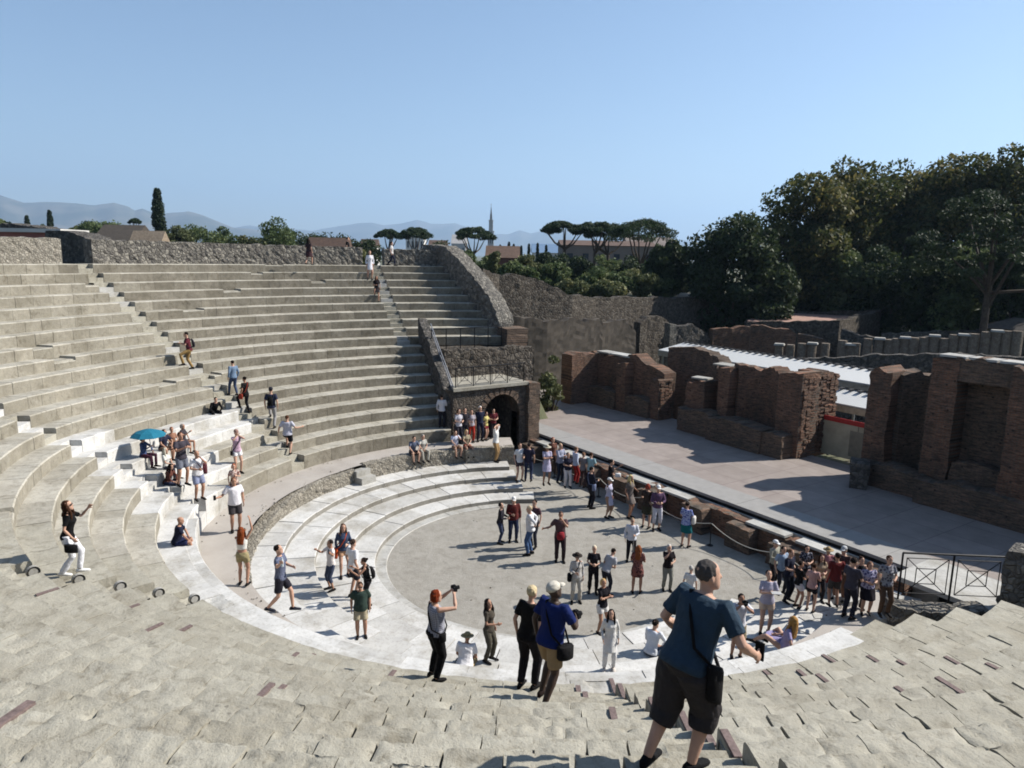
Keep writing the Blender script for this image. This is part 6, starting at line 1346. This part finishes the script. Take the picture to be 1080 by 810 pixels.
held(51, 'cane', 'walking cane of the man in black trousers', -1)
P(52, 671, 626, 575, 175, 'woman with long auburn hair in a brown patterned dress', 'f', 'stand', 'low', 'low', 'dress', (128, 84, 78), 'none', (30, 30, 30), 'verylong', (128, 76, 46), skin='B', pat='print', c2=(60, 40, 44), fat=1.15)
P(53, 703, 622, 574, 15, 'grey haired woman in a black top shading her face with a hand', 'f', 'stand', 'low', 'face', 'tee', (36, 30, 34), 'trousers', (130, 130, 122), 'bob', (196, 192, 186), fat=1.15)
P(54, 726, 645, 603, 170, 'grey haired person in a white top half hidden behind the man in teal', 'f', 'stand', 'down', 'down', 'tee', (214, 214, 214), 'trousers', (70, 70, 76), 'short', (180, 176, 170))
# along the low stage wall
P(59, 547, 503, 467, 30, 'woman in a white top by the white marble ends', 'f', 'stand', 'low', 'down', 'tee', (214, 214, 216), 'shorts', (70, 62, 66), 'short', BR)
P(58, 557, 503, 467, 175, 'man in a navy tee and jeans left of the hat woman', 'm', 'stand', 'down', 'down', 'tee', (48, 46, 64), 'trousers', (52, 60, 86), 'short', DK)
P(57, 576, 511, 469, 15, 'woman in a pale hat and lavender dress with crossed arms', 'f', 'stand', 'crossed', 'crossed', 'dress', (182, 176, 200), 'none', W_, 'short', BR, hat='sunhat', hatc=(186, 178, 160), skin='B')
P(60, 590, 507, 464, 40, 'tall man in a grey blue shirt and dark trousers by the low stage wall', 'm', 'stand', 'low', 'crossed', 'long', (148, 152, 172), 'trousers', (38, 44, 60), 'short', (176, 150, 120))
P(61, 598, 514, 477, 20, 'woman in a navy top and white trousers in front of the tall man', 'f', 'stand', 'low', 'low', 'tee', (42, 42, 58), 'trousers', (214, 208, 210), 'bun', DK)
P(62, 606, 510, 471, 120, 'man in a pale blue shirt and red trousers leaning to the low stage wall', 'm', 'stand', 'low', 'down', 'long', (190, 200, 222), 'trousers', (150, 44, 44), 'short', (110, 86, 70))
P(63, 614, 514, 477, 140, 'grey clad person leaning on the low stage wall', 'f', 'stand', 'low', 'down', 'tee', (120, 116, 120), 'trousers', (70, 56, 58), 'short', (120, 90, 70))
P(64, 622, 515, 477, 150, 'person in a pale teal tee at the low stage wall', 'm', 'stand', 'low', 'low', 'tee', (150, 182, 190), 'trousers', (76, 60, 56), 'short', BR)
P(65, 582, 500, 461, 20, 'red haired woman behind the tall man in grey blue', 'f', 'stand', 'down', 'down', 'tee', (110, 74, 62), 'trousers', (60, 50, 50), 'bob', (130, 66, 42))
P(55, 622, 536, 490, 120, 'man in dark navy with a bag looking towards the stage', 'm', 'stand', 'down', 'low', 'long', (34, 36, 50), 'trousers', (34, 32, 40), 'short', DK)
crossbag(55, (120, 130, 160), 'pale blue bag of the man in dark navy', 1, .0, (.09, .05, .13))
P(56, 641, 546, 504, 60, 'woman in a pale lilac tunic and white cap raising a phone', 'f', 'stand', 'down', 'outh', 'tunic', (188, 186, 208), 'capri', (160, 130, 110), 'short', BR, hat='cap', hatc=(222, 220, 216))
held(56, 'phone', 'phone raised by the woman in the white cap', 1)
P(66, 644, 524, 482, 100, 'person in black holding a white bag at the low stage wall', 'f', 'stand', 'reach', 'low', 'tee', (30, 26, 30), 'trousers', (40, 32, 34), 'bun', (24, 20, 20))
crossbag(66, (220, 220, 220), 'white bag held by the person in black', 1, .2, (.12, .05, .08), .25, strap=False)
P(67, 663, 546, 489, 60, 'blond woman in a grey brown dress leaning on the low stage wall', 'f', 'stand', 'low', 'down', 'dress', (112, 104, 100), 'none', W_, 'long', (206, 186, 132), skin='B')
P(68, 681, 557, 508, 170, 'red haired woman in a dark green top and red skirt', 'f', 'stand', 'low', 'low', 'tee', (58, 48, 44), 'skirt', (58, 58, 48), 'bob', (140, 62, 46))
P(69, 692, 559, 501, 15, 'tall person in a white cap, plaid shirt and white trousers', 'm', 'stand', 'low', 'low', 'long', (120, 88, 106), 'capri', (206, 204, 212), 'short', BR, hat='cap', hatc=(232, 232, 230), pat='plaid', c2=(60, 56, 88))
P(70, 722, 577, 529, 160, 'woman in a blue printed top and teal skirt with a white jacket', 'f', 'stand', 'low', 'low', 'tee', (160, 170, 208), 'skirt', (24, 96, 104), 'short', DK, pat='print', c2=(60, 74, 150), fat=1.1)
crossbag(70, (214, 210, 204), 'white jacket folded over the arm of the woman in the teal skirt', 1, .12, (.12, .07, .14), .1, strap=False, name='folded_jacket')
# crowd at the right end
P(85, 814, 618, 571, 50, 'man in a white cap and grey green shirt at the left of the right crowd', 'm', 'stand', 'down', 'low', 'long', (158, 156, 142), 'trousers', (46, 42, 46), 'short', BR, hat='cap', hatc=(236, 236, 236))
P(86, 829, 634, 579, 60, 'man in dark navy and jeans, second from left in the right hand crowd', 'm', 'stand', 'downf', 'low', 'tee', (38, 40, 56), 'trousers', (34, 36, 46), 'short', (110, 80, 60))
P(87, 847, 622, 575, 15, 'dark haired person in a black patterned top at the back of the right crowd', 'f', 'stand', 'low', 'low', 'tee', (52, 52, 62), 'trousers', (44, 40, 46), 'bob', DK, pat='print', c2=(130, 130, 140))
P(88, 840, 641, 596, 120, 'woman in a black top and white shorts in the right hand crowd', 'f', 'stand', 'down', 'low', 'tee', (26, 24, 26), 'shorts', (214, 210, 214), 'short', DK, skin='B')
P(89, 854, 645, 596, 165, 'woman in a pink and white striped shirt with black shorts', 'f', 'stand', 'low', 'low', 'tee', (206, 178, 170), 'shorts', (34, 30, 36), 'short', BR, pat='vstripe', c2=(160, 110, 108))
P(90, 869, 627, 577, 10, 'woman in a pink top and red skirt wearing a tan hat', 'f', 'stand', 'out', 'low', 'tee', (170, 116, 120), 'skirt', (150, 50, 44), 'short', DK, hat='sunhat', hatc=(160, 138, 104))
P(91, 885, 632, 585, -20, 'grey capped person with a raised forearm in the right hand crowd', 'm', 'stand', 'crossed', 'fwd', 'tee', (70, 56, 56), 'trousers', (120, 92, 76), 'short', GR, hat='cap', hatc=(176, 178, 180))
P(98, 822, 626, 577, 40, 'person in a pale blue tee between the white cap and the man in navy', 'm', 'stand', 'low', 'down', 'tee', (150, 168, 190), 'trousers', (50, 50, 60), 'short', DK)
P(99, 862, 634, 586, 20, 'woman in a beige top and dark trousers behind the striped shirt', 'f', 'stand', 'low', 'low', 'tee', (170, 150, 126), 'trousers', (44, 40, 44), 'long', BR)
P(100, 878, 640, 593, 200, 'person in a dark red tee in the middle of the right crowd', 'm', 'stand', 'down', 'low', 'tee', (104, 44, 44), 'shorts', (70, 66, 64), 'short', DK, skin='B')
P(101, 903, 641, 596, 30, 'woman in a black sleeveless top between the tall man and the printed blouse', 'f', 'stand', 'low', 'low', 'tank', (28, 26, 30), 'trousers', (80, 72, 70), 'bun', BR)
P(92, 894, 652, 588, 150, 'tall man in a dark grey tee and trousers seen from behind at the crowd edge', 'm', 'stand', 'low', 'low', 'tee', (64, 62, 72), 'trousers', (36, 36, 46), 'short', DK)
P(93, 912, 647, 601, 20, 'woman in a blue and white printed blouse with a dark skirt', 'f', 'stand', 'low', 'low', 'tee', (176, 172, 196), 'skirt', (36, 32, 40), 'bob', (120, 90, 74), pat='print', c2=(70, 66, 110), fat=1.2)
P(94, 931, 648, 606, 30, 'person in a pale printed top under the railing at the right', 'f', 'stand', 'low', 'down', 'tee', (150, 150, 156), 'trousers', (90, 70, 56), 'short', BR, pat='print', c2=(80, 76, 86))

g = G()
for i in range(260):
    if i % 9: an = R(rnd.uniform(150, 390)); rr = rnd.choice((10.25, 11.45, 10.3)) + rnd.gauss(0, .10); z_ = WALK_Z if rr > 9.5 else .03
    else: an = R(rnd.uniform(0, 360)); rr = 5.5 * math.sqrt(rnd.random()); z_ = .005
    q_ = rnd.uniform(.01, .028); g.box((rr * math.cos(an), rr * math.sin(an), z_ + q_ * .4), (q_ * 2, q_ * 1.5, q_), rnd.random() * 3, 0, .5, .7)
tag(g.build('gravel', M['rubble_pale']), 'loose stone chips scattered on the walkway and earth floor', None, kind='stuff')

# rope barrier in front of the low stage wall
rb_ = empty('rope_barrier', (-2, 6.3, 0)); tag(rb_, 'pale rope slung between thin posts along the low stage wall', 'barrier'); inv = Matrix.Translation((2, -6.3, 0))
xs = [-10.8, -7.6, -4.2, -1.2, 2.4, 5.6, 8.4]
for x in xs:
    g = G(); g.tube([(x, 6.32, 0), (x, 6.32, .95)], .02, 6); g.tube([(x, 6.32, .0), (x, 6.32, .02)], .12, 10); o = g.build('post', M['iron'], rb_); o.matrix_parent_inverse = inv
M['rope'] = plain('pale_rope', (.55, .52, .45), .9, .2, 30)
for a, b_ in zip(xs, xs[1:]):
    g = G(); g.tube([(a + (b_ - a) * i / 10, 6.32, .9 - .35 * (1 - (2 * i / 10 - 1) ** 2)) for i in range(11)], .016, 6); o = g.build('rope', M['rope'], rb_); o.matrix_parent_inverse = inv

# ------------------------------------------------------------------ bake the joined bodies and clothes
bpy.context.view_layer.update(); dg = bpy.context.evaluated_depsgraph_get(); old = []
new = [(o, bpy.data.meshes.new_from_object(o.evaluated_get(dg))) for o in JOBS]
for o, me in new:
    mats = list(o.data.materials); old.append(o.data); o.modifiers.clear()
    me.materials.clear()
    for q in mats: me.materials.append(q)
    me.polygons.foreach_set('use_smooth', [True] * len(me.polygons)); o.data = me
for me in old: bpy.data.meshes.remove(me)

for pid, q_ in PEOPLE.items():
    nr_ = (q_['base'] - CAMV).length; am_ = 1.0 if nr_ < 15 else 1.5
    if nr_ > 34: continue
    for ch in q_['o'].children:
        nm_ = ch.name.split('.')[0]
        if nm_ in ('shirt', 'trousers', 'shorts', 'sleeveless_top', 'jacket', 'long_sleeved_shirt', 'tunic', 'dress', 'skirt'):
            me = ch.data; k_ = len(me.vertices); co_ = np.empty(k_ * 3, np.float32); no_ = np.empty(k_ * 3, np.float32); me.vertices.foreach_get('co', co_); me.vertex_normals.foreach_get('vector', no_)
            co_ = co_.reshape(-1, 3); no_ = no_.reshape(-1, 3)
            f_ = np.array([nz((x, y, z * .35 + x * .25), 9, pid) * .007 + max(0, nz((x * .6, y, z * 1.6 + x), 7, pid + 9)) * .011 - .001 for x, y, z in co_.tolist()], np.float32) * am_
            me.vertices.foreach_set('co', (co_ + no_ * f_[:, None]).ravel()); me.update()
        elif nm_ == 'hair':
            for v in ch.data.vertices: v.co = v.co + v.normal * (nz((v.co.x, v.co.y, v.co.z * .45), 34, pid) * .009)
# sober base colours for the bright exposure of the photograph
for m in bpy.data.materials:
    if not m.use_nodes or m.name.startswith(('leaf', 'haze')): continue
    t = m.node_tree; b = t.nodes.get('Principled BSDF')
    if not b: continue
    s_ = b.inputs['Base Color']
    if s_.is_linked: src = s_.links[0].from_socket; out = mix(t, src, (.76, .76, .76), 1.0, 'MULTIPLY'); t.links.new(out, s_)
    else: c_ = s_.default_value; s_.default_value = (c_[0] * .76, c_[1] * .76, c_[2] * .76, 1)
